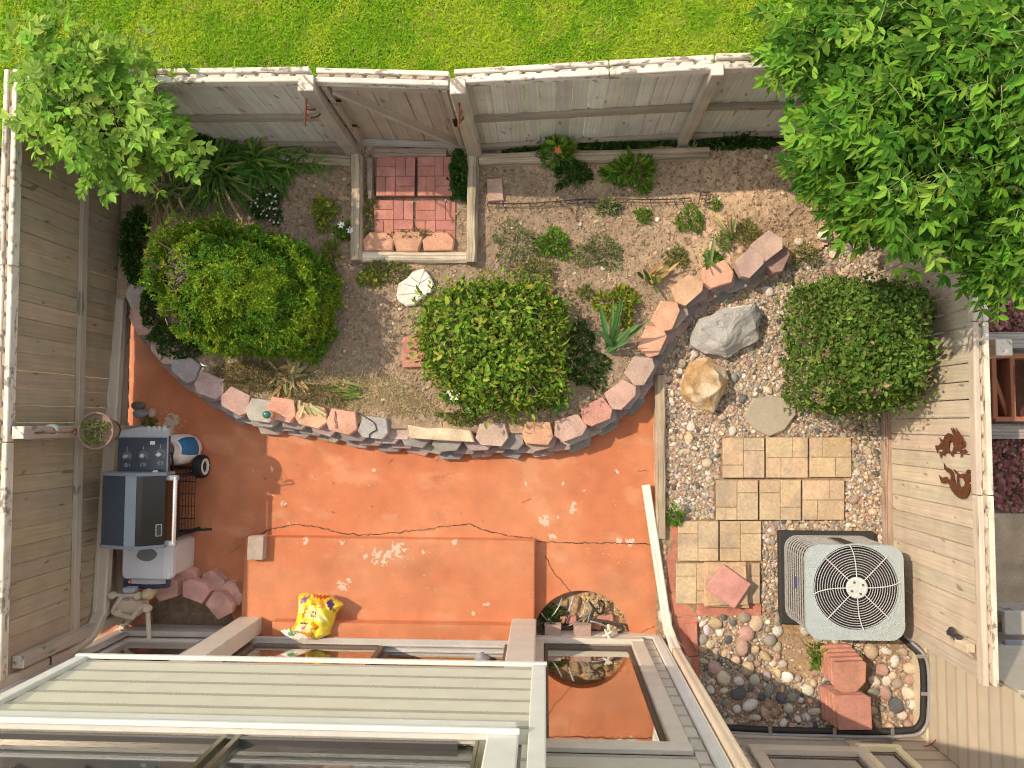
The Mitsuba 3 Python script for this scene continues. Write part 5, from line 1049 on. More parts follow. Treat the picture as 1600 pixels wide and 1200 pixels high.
def dome(P_, z0, z1, n, depth, round_=.45, lump=.12, fr=3.0, seed=1, side=.25):
    """points spread through the outer layer of a mound over the outline, with their outward directions"""
    q = inside(P_, n); e = P_.exterior; d = sh_distance(sh_points(q[:, 0], q[:, 1]), e)
    R_ = round_
    t = np.clip(d / R_, 0, 1); top = z0 + (z1 - z0) * (1 - (1 - t) ** 2.2) ** .5
    lum = lump * (meshkit.fbm(np.c_[q * fr, np.full(n, seed * 3.7)], 3, seed) - .5) * 2
    z = np.maximum(top + lum - depth * rng.random(n) ** 2, z0)
    c = np.array(P_.centroid.coords[0]); o = unit(np.c_[(q - c) * (1 - t)[:, None] * 2.0, np.full(n, .55)])
    k = int(n * side); i = rng.choice(n, k)
    for j in i:                                                       # the steep sides
        s = rng.random() * e.length; p = np.array(e.interpolate(s).coords[0]); z[j] = z0 + (z1 - z0) * .8 * rng.random(); fz = (z[j] - z0) / (z1 - z0)
        q[j] = p + (c - p) * (.02 + .14 * fz * fz + .05 * rng.random()); o[j] = unit(np.r_[(p - c) / np.linalg.norm(p - c), .35])
    return np.c_[q, z], o
def stems(base, tips, r0, c, n=6):
    m = MB()
    for t in tips:
        k = np.linspace(0, 1, n)[:, None]; p = base + (t - base) * k + np.c_[rng.normal(0, .02, (n, 2)), np.zeros(n)] * np.sin(k * math.pi); p[:, 2] += .08 * np.sin(k[:, 0] * math.pi)
        m.tube(p, np.linspace(r0, r0 * .25, n), c, 6)
    return m
def shrub(name, label, cat, P_, z0, z1, n, Lw, cols, w, depth=.22, stemc=(.16, .12, .08), mat='m_leaf', tmpl=SMALL, group=None, dead=None, stray=.02, **kw):
    k = thing(name, label, cat, group)
    p, o = dome(P_, z0, z1, n, depth, **kw)
    p = p + o * (np.minimum(rng.exponential(stray, n), .15) * (rng.random(n) < .35))[:, None] + o * (.10 * (meshkit.noise(p * 9, 3) - .5))[:, None]
    g = (meshkit.noise(p * 8, 15) < .76) | (rng.random(n) < .2); p, o = p[g], o[g]; n = len(p)
    d = unit(rdir(n) * .9 + o * .4); nr = unit(o + rdir(n) * .55)
    c = clump_tone(pick(n, cols, w), p, 4, .55, 61)
    if dead is not None: 
        mask = meshkit.fbm(np.c_[p[:, :2] * 8, p[:, 2:] * 3], 3, 77) > dead[0]; mask &= rng.random(n) < .75; c[mask] = pick(mask.sum(), [dead[1]], [1])
    L = Lw[0] * np.exp(rng.normal(0, .22, n))
    v, f, cc = leaves(p, d, nr, L, L * Lw[1], c, tmpl)
    part(k, 'foliage', MB().add(v, f, col=cc), mat)
    b = np.array([*P_.centroid.coords[0], z0]); tp = p[rng.choice(n, 60)]
    part(k, 'stem', stems(b, tp, .018, stemc), 'm_plain', True)
    return k, p, o

# clipped conifer at the left: rounded tufts of tiny sprays, two bare patches
JP = poly(((238, 402), (246, 374), (274, 357), (312, 350), (345, 347), (380, 356), (428, 363), (474, 386), (502, 420), (509, 470), (496, 526), (472, 553), (430, 552), (380, 545), (336, 552), (304, 538), (268, 498), (236, 450)), .9)
jn = thing('clipped_juniper', 'large rounded conifer bush with bare grey patches beside the left fence', 'shrub')
n = 9000; p, o = dome(JP, .38, 1.42, n, .05, round_=.95, lump=.13, fr=4.5, seed=5, side=.30)
bare = [(A(280, 422, 1.05)[:2], .20), (A(289, 447, .95)[:2], .12), (A(292, 492, 1.0)[:2], .10)]
dd_ = np.min([np.linalg.norm(p[:, :2] - q, axis=1) / r for q, r in bare], 0) + .35 * (meshkit.fbm(p * 9, 2, 3) - .5)
p = p + o * (.20 * (meshkit.noise(p * 11, 4) - .5) + .12 * (meshkit.noise(p * 5, 9) - .5))[:, None]
live = (dd_ > 1) | (rng.random(n) < .12)
bp = p[~live]; p, o = p[live], o[live]; n = len(p)
m_ = 10; P3 = np.repeat(p, m_, 0); O3 = np.repeat(o, m_, 0); dirs = unit(O3 * .35 + rdir(len(P3)))
tone = np.repeat(meshkit.fbm(p * 2.3, 3, 6), m_)[:, None]; yel = np.repeat(rng.random((n, 1)) < .10, m_, 0)
c = np.where(tone > .52, [[.20, .32, .03]], [[.12, .25, .03]]) * np.exp(rng.normal(0, .18, (len(P3), 1)))
c = np.where(yel, [[.34, .38, .04]] * np.exp(rng.normal(0, .2, (len(P3), 1))), c)
brown = np.repeat(meshkit.fbm(p * 5.1, 3, 21) > .80, m_); c[brown] = np.array([.22, .12, .045]) * np.exp(rng.normal(0, .2, (brown.sum(), 1)))
v, f, cc = leaves(P3 + rdir(len(P3)) * .008, dirs, unit(rdir(len(P3)) * .55 + O3), .040 * np.exp(rng.normal(0, .2, len(P3))), .017, c)
part(jn, 'foliage', MB().add(v, f, col=cc), 'm_needle')
jb = np.array([*JP.centroid.coords[0], .38])
tw = MB()
for q in bp[rng.choice(len(bp), min(260, len(bp)))]:
    a = q - [0, 0, .06]; dv = unit(rng.normal(0, 1, 3) + [0, 0, .3]) * rng.uniform(.05, .12); tw.tube([a, a + dv * .5 + rng.normal(0, .008, 3), a + dv], [.004, .003, .0015], (.34, .28, .24), 4)
part(jn, 'bare_twig', tw, 'm_plain', kind='stuff', label='bare grey twigs in the dead patches')
part(jn, 'branch', stems(jb, np.vstack([bp[rng.choice(len(bp), 20)], p[rng.choice(n, 60)] - [0, 0, .08]]), .03, (.24, .18, .14)), 'm_plain', True)

LG = [(.23, .36, .05), (.16, .29, .04), (.34, .42, .07), (.42, .38, .07), (.09, .18, .03)]
CP = poly(((660, 474), (692, 448), (740, 436), (790, 432), (846, 442), (880, 474), (885, 540), (880, 612), (846, 632), (800, 642), (744, 638), (696, 604), (658, 566), (648, 520)), .8)
shrub('leafy_shrub', 'rounded light green leafy shrub in the middle of the planting bed', 'shrub', CP, .37, 1.0, 7600, (.058, .56), LG, (4, 4, 2.4, .5, 2), depth=.2, round_=.60, lump=.15, fr=5, seed=3, tmpl=BIG, stray=.075)
HP = poly(((1243, 455), (1272, 434), (1300, 430), (1345, 436), (1400, 434), (1448, 444), (1458, 472), (1453, 520), (1466, 560), (1456, 606), (1428, 632), (1388, 640), (1340, 640), (1290, 630), (1252, 598), (1240, 530)), 1.08).intersection(sbox(2.46, -9, 3.46, 9)).buffer(-.06).buffer(.06)
shrub('clipped_hedge', 'dense dark green clipped hedge with dry leaves against the right fence', 'shrub', HP, .10, 1.40, 17000, (.044, .62), [(.13, .235, .045), (.19, .30, .06), (.075, .15, .03), (.27, .33, .085)], (4, 3, 3, 1), depth=.16, round_=.30, lump=.09, fr=6, seed=8, stray=.045, dead=(.66, (.36, .28, .17)), tmpl=BIG)

# trees: limbs, twigs, compound leaves
def tree(name, label, P_, z0, z1, base, n, leaflet, cols, w, trunk_r, round_=.8, lump=.2, seed=2, npair=(2, 4), rach=.20, depth=.7, thin=None, limb=(.20, .16, .11), lw=.42, droop=.25, sprays=0, spray=.4):
    k = thing(name, label, 'tree')
    p, o = dome(P_, z0, z1, n, depth, round_=round_, lump=lump, fr=2.3, seed=seed, side=.22)
    if thin is not None: g = thin(p); p, o = p[g], o[g]
    ring, cen = P_.exterior, np.array(P_.centroid.coords[0])               # loose sprays that reach out past the rim
    sp = []
    for i in range(sprays):
        b = np.array(ring.interpolate(rng.random() * ring.length).coords[0]); dv = unit(b - cen + rng.normal(0, .35, 2)); zz = z0 + (z1 - z0) * rng.uniform(.15, .75); ll = rng.uniform(.5, 1.0) * spray
        sp += [np.r_[b + dv * (t * ll - .12), zz - .10 * t * t + rng.normal(0, .02)] for t in np.linspace(0, 1, 5)]
        o = np.vstack([o, np.repeat([np.r_[dv * 1.6, .2]], 5, 0)])
    if sp: p = np.vstack([p, sp])
    n = len(p); out = unit(np.c_[o[:, :2] * 1.0 + rng.normal(0, .75, (n, 2)), rng.normal(-droop * .3, .38, n)])
    LP, LD, LN, LL, LC, TW = [], [], [], [], [], MB()
    col = clump_tone(pick(n, cols, w, .14), p, 2.4, .45, 62)
    for i in range(n):
        d = out[i]; side = unit(np.cross(d, [0, 0, 1.0])); upv = np.cross(side, d); rl = rach * rng.uniform(.7, 1.2); q = p[i]
        kp = int(rng.integers(npair[0], npair[1] + 1)); pts = [q + d * rl * t + np.array([0, 0, -droop * rl * t * t]) for t in np.linspace(0, 1, kp + 1)]
        if i % 2 == 0: TW.tube(np.array(pts), np.linspace(.0035, .0015, len(pts)), (.19, .22, .07), 4, caps=False)
        nn = unit(upv + rng.normal(0, .42, 3))
        for j, s in enumerate(pts[1:]):
            for sg in (-1, 1):
                LP.append(s); LD.append(d * .62 + side * sg * .85 + rng.normal(0, .16, 3) - [0, 0, droop * .5]); LN.append(nn + side * sg * -.25 + rng.normal(0, .22, 3)); LL.append(leaflet * rng.uniform(.7, 1.25)); LC.append(col[i])
        LP.append(pts[-1]); LD.append(d + rng.normal(0, .12, 3) - [0, 0, droop * .6]); LN.append(nn); LL.append(leaflet * rng.uniform(.9, 1.3)); LC.append(col[i])
    LP, LD, LN, LL, LC = map(np.array, (LP, LD, LN, LL, LC))
    v, f, cc = leaves(LP, LD, unit(LN), LL, LL * lw * np.exp(rng.normal(0, .12, len(LL))), LC * np.exp(rng.normal(0, .12, (len(LC), 1))), BIG)
    part(k, 'crown', MB().add(v, f, col=cc), 'm_leaf'); part(k, 'twig', TW, 'm_plain', kind='stuff')
    c0 = np.array([*P_.centroid.coords[0], z0 + (z1 - z0) * .35]); fork = np.array(base) + (c0 - base) * .55
    part(k, 'trunk', MB().tube(np.array([np.array(base) + (fork - base) * t + [.03 * math.sin(5 * t), .02 * math.sin(7 * t), 0] for t in np.linspace(0, 1, 8)]), np.linspace(trunk_r, trunk_r * .7, 8), limb, 10), 'm_timber', True)
    part(k, 'limb', stems(fork, p[rng.choice(n, 46)] - [0, 0, .05], trunk_r * .5, limb, 9), 'm_timber', True)
    return k
RT = poly(((1196, 52), (1210, 30), (1222, -40), (1670, -40), (1670, 560), (1600, 540), (1566, 470), (1528, 378), (1480, 366), (1424, 380), (1392, 376), (1340, 400), (1304, 392), (1292, 366), (1318, 340), (1296, 296), (1268, 250), (1256, 196), (1276, 146), (1250, 104), (1206, 74)), 2.95).buffer(-.21); RT = stran(RT, .06, .08)
tree('large_ash_tree', 'big leafy tree spreading over the back right corner of the yard', RT, 2.35, 3.6, (3.25, 2.45, .2), 2500, .090, [(.15, .31, .035), (.10, .235, .03), (.23, .40, .06), (.055, .145, .022)], (4, 4, 2, 3), .10, round_=.9, lump=.62, seed=4, npair=(2, 3), rach=.18, depth=.8, sprays=80, spray=.40)
LT = poly(((34, 84), (64, 28), (112, 8), (158, 18), (184, 46), (196, 92), (246, 124), (276, 154), (290, 212), (286, 244), (244, 262), (196, 278), (150, 292), (106, 276), (66, 256), (40, 214), (30, 166)), 2.15).buffer(-.23); LT = stran(LT, -.05, .06)
yc = A(150, 95, 2.0)[1]
tree('young_broadleaf_tree', 'young bright green tree in the back left corner of the yard', LT, 1.75, 2.5, (-3.95, 2.55, .3), 520, .086, [(.25, .40, .06), (.18, .33, .045), (.29, .45, .09), (.12, .25, .035)], (4, 4, 2.4, 1.6), .05, round_=.6, lump=.5, seed=9, npair=(1, 3), rach=.15, depth=.7, lw=.56, droop=.1, sprays=46, spray=.46,
     thin=lambda p: (p[:, 1] < yc + .05 * rng.normal(0, 1, len(p))) | (rng.random(len(p)) < .42))

# strap leaves: daylilies, iris
def straps(c, n, L, W, col, spread=(0, 2 * math.pi), rise=1.0, droop=1.0, r0=.06, seg=6):
    a = rng.uniform(*spread, n); LL = L * rng.uniform(.6, 1.15, n); t = np.linspace(0, 1, seg)
    b = np.c_[c[0] + rng.normal(0, r0, n), c[1] + rng.normal(0, r0, n), np.full(n, c[2])]
    lean = rng.uniform(.35, 1.0, n); V, F_, C = [], [], []
    for i in range(n):
        h = np.array([math.cos(a[i]), math.sin(a[i]), 0]); s = np.array([-h[1], h[0], 0]); x = LL[i] * lean[i] * (t ** 1.1); z = LL[i] * (rise * .75 * t * (1.15 - .5 * lean[i]) - droop * .75 * lean[i] * t ** 2.3)
        mid = b[i] + h * x[:, None] + np.array([0, 0, 1]) * np.maximum(z, .012 + .02 * rng.random())[:, None] + s * (rng.normal(0, .05) * L * t * t)[:, None]
        w = W * rng.uniform(.7, 1.2) * np.minimum(1, 2.6 * (1 - t) ** .75) * .5
        k = len(V) * 0 + sum(len(q) for q in V)
        V.append(np.vstack([mid - s * w[:, None] + [0, 0, 1] * (w * .5)[:, None], mid, mid + s * w[:, None] + [0, 0, 1] * (w * .5)[:, None]]))
        for j in range(seg - 1): F_ += [[k + j, k + seg + j, k + seg + j + 1, k + j + 1], [k + seg + j, k + 2 * seg + j, k + 2 * seg + j + 1, k + seg + j + 1]]
        C.append(np.repeat(col[i:i + 1], 3 * seg, 0))
    return np.vstack(V), np.array(F_), np.clip(np.vstack(C), .004, .9)
def strap_plant(name, label, cat, spots, mat='m_leaf'):
    k = thing(name, label, cat)
    for (x, y, z), n, L, W, cols, w, kw in spots:
        v, f, c = straps(A(x, y, z), n, L, W, pick(n, cols, w), **kw); part(k, 'leaf_clump', MB().add(v, f, col=c), mat)
    return k
DL = [(.09, .21, .04), (.15, .29, .06), (.25, .35, .08), (.40, .37, .15)]
strap_plant('daylily', 'big strappy green daylily clump under the young tree', 'plant', [((340, 268, .38), 150, .74, .030, DL, (4, 4, 2, .6), {}), ((400, 255, .38), 90, .62, .028, DL, (4, 4, 2, .5), {}), ((300, 250, .38), 60, .55, .024, DL, (4, 3, 1, .6), {})])
strap_plant('dry_daylily', 'daylily clump with drying straw coloured leaves near the left fence', 'plant', [((262, 300, .38), 110, .50, .020, [(.40, .34, .19), (.52, .45, .27), (.15, .22, .06), (.26, .28, .10)], (3, 2, 3, 2), {})])
strap_plant('daylily', 'small dark daylily clump at the foot of the back fence', 'plant', [((450, 255, .38), 46, .40, .022, DL, (5, 3, 1, .4), {}), ((490, 262, .38), 22, .34, .02, DL, (5, 3, 1, .4), {})])
strap_plant('iris', 'upright blue green iris fan in the bed right of the round shrub', 'plant', [((954, 545, .37), 12, .50, .045, [(.12, .27, .09), (.16, .32, .12)], (1, 1), dict(spread=(.3, 2.8), rise=1.5, droop=.15, r0=.03))])
strap_plant('iris', 'brown tipped iris fan near the upper end of the block wall', 'plant', [((1017, 438, .37), 12, .26, .04, [(.10, .18, .04), (.42, .26, .12), (.55, .42, .18)], (3, 1, 1.4), dict(rise=1.3, droop=.2, r0=.03))])
strap_plant('iris', 'pale bent iris leaves at the top of the bed near the boulders', 'plant', [((1142, 368, .37), 9, .36, .034, [(.48, .44, .24), (.30, .34, .14)], (2, 1), dict(spread=(1.2, 3.6), rise=1.0, droop=.8, r0=.02))])
strap_plant('iris', 'single curled iris shoot leaning over the block wall', 'plant', [((1108, 412, .40), 4, .26, .036, [(.42, .46, .24), (.2, .3, .1)], (1, 1), dict(rise=1.4, droop=.4, r0=.01))])
strap_plant('iris', 'broad green leaves leaning over the wall below the round shrub', 'plant', [((885, 628, .40), 6, .36, .042, [(.07, .17, .04), (.10, .22, .05)], (1, 1), dict(spread=(2.8, 4.0), rise=.9, droop=.4, r0=.02))])
strap_plant('grass_tuft', 'long green grass blades lying over the bed behind the wall', 'grass', [((560, 612, .38), 12, .42, .02, [(.20, .30, .07), (.36, .40, .14)], (2, 1), dict(spread=(2.7, 3.7), rise=.5, droop=.5, r0=.03))])
strap_plant('dead_iris', 'dry straw coloured iris leaves spread behind the orange cap blocks', 'plant', [((452, 590, .38), 26, .34, .03, [(.58, .47, .26), (.46, .36, .18), (.52, .46, .22)], (2, 1, 1), dict(rise=.45, droop=.5, r0=.06)), ((478, 632, .42), 7, .26, .03, [(.60, .55, .33)], (1,), dict(spread=(4.2, 6.0), rise=.5, droop=.7, r0=.03))])

# low leafy plants and weeds
GR = {'lush': [(.13, .27, .03), (.09, .20, .025), (.20, .33, .05)], 'pale': [(.19, .24, .10), (.14, .20, .08), (.26, .29, .14)], 'dark': [(.035, .085, .02), (.055, .115, .025), (.08, .15, .03)], 'yellow': [(.22, .30, .04), (.16, .25, .035), (.34, .34, .06)], 'weed': [(.13, .19, .045), (.20, .23, .07), (.30, .27, .11)], 'dry': [(.26, .20, .11), (.34, .26, .15), (.15, .17, .06), (.20, .18, .08)]}
def weed(label, cat, px, rx, ry, h, n, L, kind, z=.37, name='low_plant', lw=.5, flower=None, tmpl=SMALL, group=None, upright=.5):
    k = thing(name, label, cat, group)
    a = rng.uniform(0, 2 * math.pi, n); r = np.sqrt(rng.random(n)) * (1 + .22 * np.sin(3 * a + rng.random() * 6) + .15 * np.sin(5 * a)); c = A(*px, z)
    s = (H - z) / F; q = np.c_[c[0] + rx * s * r * np.cos(a), c[1] + ry * s * r * np.sin(a)]
    zz = c[2] + h * np.clip(1 - r * r * .8, .05, 1) * rng.random(n) ** .6
    o = unit(np.c_[np.cos(a) * r, np.sin(a) * r, np.full(n, upright)])
    cl = pick(n, GR[kind], [1] * len(GR[kind])); LL = L * np.exp(rng.normal(0, .25, n))
    v, f, cc = leaves(np.c_[q, zz], unit(o + rdir(n) * .8), unit(rdir(n) * .6 + [0, 0, 1.0]), LL, LL * lw, cl, tmpl)
    part(k, 'foliage', MB().add(v, f, col=cc), 'm_leaf')
    m = MB()
    for i in range(min(14, n)): m.tube([[c[0] + rng.normal(0, .01), c[1] + rng.normal(0, .01), c[2] - .02], [q[i, 0], q[i, 1], zz[i]]], [.004, .002], (.12, .15, .05), 4)
    part(k, 'stem', m, 'm_plain')
    if flower:
        m_, fc, fr, pxs = flower
        fp = [A(fx + rng.normal(0, .5), fy + rng.normal(0, .5), z + h) for fx, fy in pxs] if pxs else [np.r_[q[i], zz[i] + .02] for i in rng.choice(n, m_)]
        fl_ = MB()
        for p_ in fp:
            kk = 6; pa_ = np.arange(kk) * 2 * math.pi / kk + rng.random(); vv = np.vstack([[p_], np.c_[p_[0] + fr * np.cos(pa_), p_[1] + fr * np.sin(pa_), np.full(kk, p_[2] + fr * .45)], np.c_[p_[0] + fr * .5 * np.cos(pa_ + .5), p_[1] + fr * .5 * np.sin(pa_ + .5), np.full(kk, p_[2] + fr * .2)]])
            fl_.add(vv, [[0, 1 + j, 1 + kk + j] for j in range(kk)] + [[0, 1 + kk + (j - 1) % kk, 1 + j] for j in range(kk)], col=np.array(fc) * rng.uniform(.85, 1.05))
        part(k, 'flower', fl_, 'm_vc', kind='stuff' if len(fp) > 3 else None)
    return k
weed('dark leafy creeper hugging the foot of the left fence', 'creeper', (216, 385), 14, 62, .28, 1500, .045, 'dark', name='creeper')
weed('dark green creeper spilling between the conifer and the wall blocks', 'creeper', (285, 532), 52, 26, .16, 1300, .036, 'dark', z=.40, name='creeper')
weed('dark creeper under the rounded conifer by the leftmost wall blocks', 'creeper', (243, 480), 18, 40, .18, 800, .036, 'dark', z=.40, name='creeper')
weed('dark ivy patch on the right side of the brick landing', 'ivy', (717, 275), 12, 40, .10, 700, .042, 'dark', z=.40, name='ivy', tmpl=BIG, lw=.9)
weed('band of dark ivy along the foot of the back fence right of the gate', 'ivy', (905, 227), 160, 8, .08, 2200, .042, 'dark', z=.36, name='ivy', tmpl=BIG, lw=.9)
weed('dark ivy under the back fence near the big tree', 'ivy', (1150, 222), 62, 11, .10, 1100, .042, 'dark', z=.36, name='ivy', tmpl=BIG, lw=.9)
weed('dark leafy vine climbing at the back fence beside the daylilies', 'vine', (330, 215), 30, 22, .4, 800, .06, 'dark', z=.40, name='vine', tmpl=BIG, lw=.6)
weed('low plant dotted with many tiny white flowers above the conifer', 'flowers', (420, 322), 24, 26, .16, 700, .036, 'dark', name='white_flower_plant', flower=(60, (.78, .78, .74), .016, None))
weed('small plant with pale yellow flowers beside the left landing timber', 'flowers', (508, 335), 16, 26, .14, 380, .045, 'yellow', name='yellow_flower_plant', flower=(8, (.75, .66, .30), .022, None))
weed('small plant with two large white blooms against the left landing timber', 'flowers', (543, 362), 16, 13, .12, 220, .045, 'lush', name='petunia', flower=(3, (.82, .82, .80), .045, [(534, 352), (548, 361)]))
weed('small bright yellow green tuft beside the conifer', 'plant', (520, 393), 11, 12, .12, 150, .06, 'yellow', lw=.22)
weed('small weed in the shade at the right edge of the conifer', 'weed', (508, 420), 16, 14, .10, 200, .04, 'weed', name='weed')
weed('rusty green spreading plant below the landing front timber', 'plant', (604, 424), 36, 20, .10, 620, .034, 'weed', z=.38)
weed('weedy green plant left of the white leaf stone', 'weed', (580, 436), 22, 12, .07, 220, .034, 'yellow', name='weed')
weed('dry yellowish ground cover behind the left curve of the wall', 'ground cover', (400, 590), 70, 22, .07, 1500, .036, 'dry', z=.38, name='ground_cover', lw=.3)
weed('dry weedy growth behind the orange cap blocks', 'ground cover', (500, 618), 60, 18, .05, 800, .034, 'dry', z=.38, name='ground_cover', lw=.3)
weed('weedy green growth in front of the round shrub beside the cream rock', 'weed', (722, 652), 34, 9, .08, 360, .036, 'weed', z=.39, name='weed')
weed('reddish peony with green leaves at the back timber', 'plant', (872, 246), 28, 20, .34, 260, .075, 'lush', name='peony', tmpl=BIG, flower=(1, (.70, .22, .08), .05, [(872, 235)]))
weed('dark leafy plant below the peony', 'plant', (893, 272), 26, 17, .2, 300, .055, 'dark', tmpl=BIG)
weed('bushy pale leaved plant below the back timber', 'plant', (985, 272), 36, 24, .30, 420, .065, 'lush', name='low_plant', tmpl=BIG, lw=.45)
weed('small pale green plant under the wire edging', 'plant', (948, 324), 17, 10, .10, 180, .045, 'pale')
weed('tiny green weed below the wire edging', 'weed', (1004, 338), 9, 11, .07, 130, .035, 'lush', name='weed')
weed('lush green weed in the sunny bare soil', 'weed', (1078, 344), 19, 19, .10, 520, .032, 'lush', name='weed', lw=.35)
weed('tiny green weed near the end of the wire edging', 'weed', (1118, 320), 7, 8, .05, 90, .03, 'lush', name='weed')
weed('feathery green weed beside the pale iris leaves', 'weed', (1163, 364), 20, 17, .10, 460, .034, 'weed', name='weed', lw=.35)
weed('small green weed left of the pale iris leaves', 'weed', (1128, 376), 13, 14, .07, 230, .03, 'lush', name='weed', lw=.35)
weed('bright green creeping plant right of the landing', 'plant', (864, 382), 25, 21, .09, 620, .036, 'lush')
weed('grey green mat of thyme in the middle of the sunny bed', 'ground cover', (935, 396), 40, 24, .06, 1100, .026, 'pale', name='ground_cover')
weed('small green weed in the bed above the block wall', 'weed', (1056, 402), 18, 15, .06, 280, .032, 'weed', name='weed')
weed('lush little weed beside the curled iris shoot', 'weed', (1113, 404), 12, 10, .07, 190, .034, 'lush', name='weed')
weed('spindly pale weeds beside the right landing timber', 'weed', (806, 380), 36, 30, .12, 420, .04, 'pale', name='weed', lw=.35)
weed('tangle of weeds just above the round shrub', 'weed', (835, 425), 34, 18, .12, 420, .036, 'weed', name='weed', lw=.4)
weed('tiny weed right of the round shrub', 'weed', (914, 457), 11, 9, .06, 130, .032, 'weed', name='weed')
weed('bushy yellow green plant above the iris fan', 'plant', (964, 478), 29, 28, .18, 620, .048, 'yellow', tmpl=BIG, lw=.5)
weed('dark weeds between the round shrub and the iris', 'weed', (908, 530), 18, 24, .08, 420, .034, 'dark', name='weed')
weed('dark weeds in the shade right of the round shrub', 'weed', (918, 578), 34, 26, .08, 700, .036, 'dark', name='weed')
weed('small green weed beside the long timber and the gravel', 'weed', (1052, 806), 12, 13, .12, 170, .05, 'lush', z=.09, name='weed', lw=.4)
weed('small green weed on the sandy patch left of the salmon pavers', 'weed', (1275, 1024), 10, 19, .09, 170, .05, 'lush', z=.10, name='weed', lw=.35)
weed('straggly weeds at the right end of the bed by the cream stone', 'weed', (1258, 398), 20, 16, .08, 260, .034, 'weed', z=.14, name='weed', lw=.35)
weed('weedy sprigs between the bricks at the left of the landing', 'weed', (578, 330), 9, 34, .07, 200, .034, 'weed', z=.38, name='weed')
weed('dry sprigs of weed along the front of the landing bricks', 'weed', (645, 368), 60, 7, .05, 260, .03, 'dry', z=.39, name='weed')
weed('dark leaves in the left of the round window well', 'weed', (863, 966), 16, 20, .10, 300, .04, 'dark', z=-.10, name='weed')
weed('dark sprig of weed by the stones at the left fence', 'weed', (234, 662), 10, 9, .05, 120, .032, 'weed', z=.02, name='weed')
weed('dry yellow flowering plant growing in the hanging pot', 'plant', (149, 673), 19, 19, .05, 420, .03, 'weed', z=1.34, name='potted_plant', lw=.4)
weed('white blooms below the round shrub behind the wall', 'flowers', (708, 616), 14, 12, .10, 160, .045, 'lush', z=.40, name='petunia', flower=(3, (.85, .85, .82), .055, [(703, 612), (710, 622), (714, 612)]))
weed('single white bloom behind the cream rock', 'flowers', (732, 641), 9, 7, .06, 90, .04, 'weed', z=.39, name='petunia', flower=(1, (.80, .78, .74), .035, [(733, 640)]))

# ================================================================ LOOSE GROUND
ico0, ico1 = trimesh.creation.icosphere(subdivisions=0), trimesh.creation.icosphere(subdivisions=1)
def scatter(q, zf, r, cols, w, ico, flat=.6, sink=.35, k=.12, vcol=True):
    """many small stones in one mesh: each an uneven, turned, flattened ellipsoid"""
    n = len(q); r = np.broadcast_to(r, n); V0 = np.array(ico.vertices); nv = len(V0)
    sc = np.stack([np.exp(rng.normal(0, .2, n)), np.exp(rng.normal(0, .2, n)), flat * np.exp(rng.normal(0, .18, n))], 1) * r[:, None]
    v = V0[None] * (1 + rng.normal(0, k, (n, nv, 1))) * sc[:, None]
    a = rng.uniform(0, 2 * math.pi, n); t = rng.normal(0, .25, n); c, s = np.cos(a)[:, None], np.sin(a)[:, None]
    v[..., 2] += v[..., 0] * t[:, None]
    x, y = v[..., 0] * c - v[..., 1] * s, v[..., 0] * s + v[..., 1] * c
    z = v[..., 2] + (zf(q[:, 0], q[:, 1]) + sc[:, 2] * (1 - 2 * sink))[:, None]
    f = (np.array(ico.faces)[None] + (np.arange(n) * nv)[:, None, None]).reshape(-1, 3)
    return np.stack([x + q[:, :1], y + q[:, 1:2], z], -1).reshape(-1, 3), f, np.repeat(np.clip(pick(n, cols, w, .10), .01, .9), nv, 0)
PEB = [(.60, .565, .51), (.48, .39, .295), (.41, .28, .235), (.28, .27, .255), (.12, .125, .13), (.52, .40, .275), (.39, .335, .275)]
PW = (2.8, 3, 2, 2.4, 1.0, 2, 3)
clear = [poly(((1127, 682), (1333, 682), (1333, 749), (1322, 749), (1322, 815), (1192, 815), (1192, 946), (1054, 946), (1055, 812), (1117, 812), (1117, 748), (1127, 748)), ZP).buffer(.0), sbox(2.42, -2.07, 3.40, -1.14),
         poly(((1040, 818), (1060, 818), (1092, 960), (1093, 1064), (1040, 1000)), .09), poly(((1300, 1030), (1366, 1030), (1366, 1142), (1300, 1142)), .15), poly(((1088, 943), (1192, 943), (1192, 963), (1088, 963)), .1)]
from shapely.ops import unary_union
wallzone = LineString([tuple(p) for p in cap_xy[17:]]).buffer(.20)
free = gravel_poly.difference(unary_union(clear + [wallzone])).intersection(sbox(1.22, YS - .02, 3.70, 2.4))
sandy = poly(((1222, 985), (1245, 972), (1262, 985), (1275, 1015), (1272, 1060), (1240, 1062), (1222, 1040), (1215, 1010)), .1)
low = sbox(0, -4, 4, A(1100, 958, .1)[1]); mid_ = sbox(0, A(1100, 958, .1)[1], 4, A(1100, 820, .1)[1])
def darts(P_, n, rr, existing=None, tries=30000):
    pts, rad = [], []
    q = inside(P_, tries); r = rng.uniform(*rr, tries) if not callable(rr) else rr(q)
    P_a = np.zeros((0, 2)); R_a = np.zeros(0)
    if existing is not None: P_a, R_a = existing
    P_l, R_l = [P_a], [R_a]; base_n = len(P_a)
    cap = base_n + n; buf = np.zeros((cap, 2)); br = np.zeros(cap); buf[:base_n] = P_a; br[:base_n] = R_a; m = base_n
    for i in range(tries):
        if m >= cap: break
        if m == 0 or np.all(np.hypot(buf[:m, 0] - q[i, 0], buf[:m, 1] - q[i, 1]) > (br[:m] + r[i]) * .86): buf[m] = q[i]; br[m] = r[i]; m += 1
    return buf[base_n:m], br[base_n:m], (buf[:m], br[:m])
bq_, brr, ex = darts(low.intersection(free).difference(sandy.buffer(-.02)), 190, (.036, .080), tries=1200)
uq, ur, ex2 = darts(free.difference(low), 60, (.042, .06), tries=600)
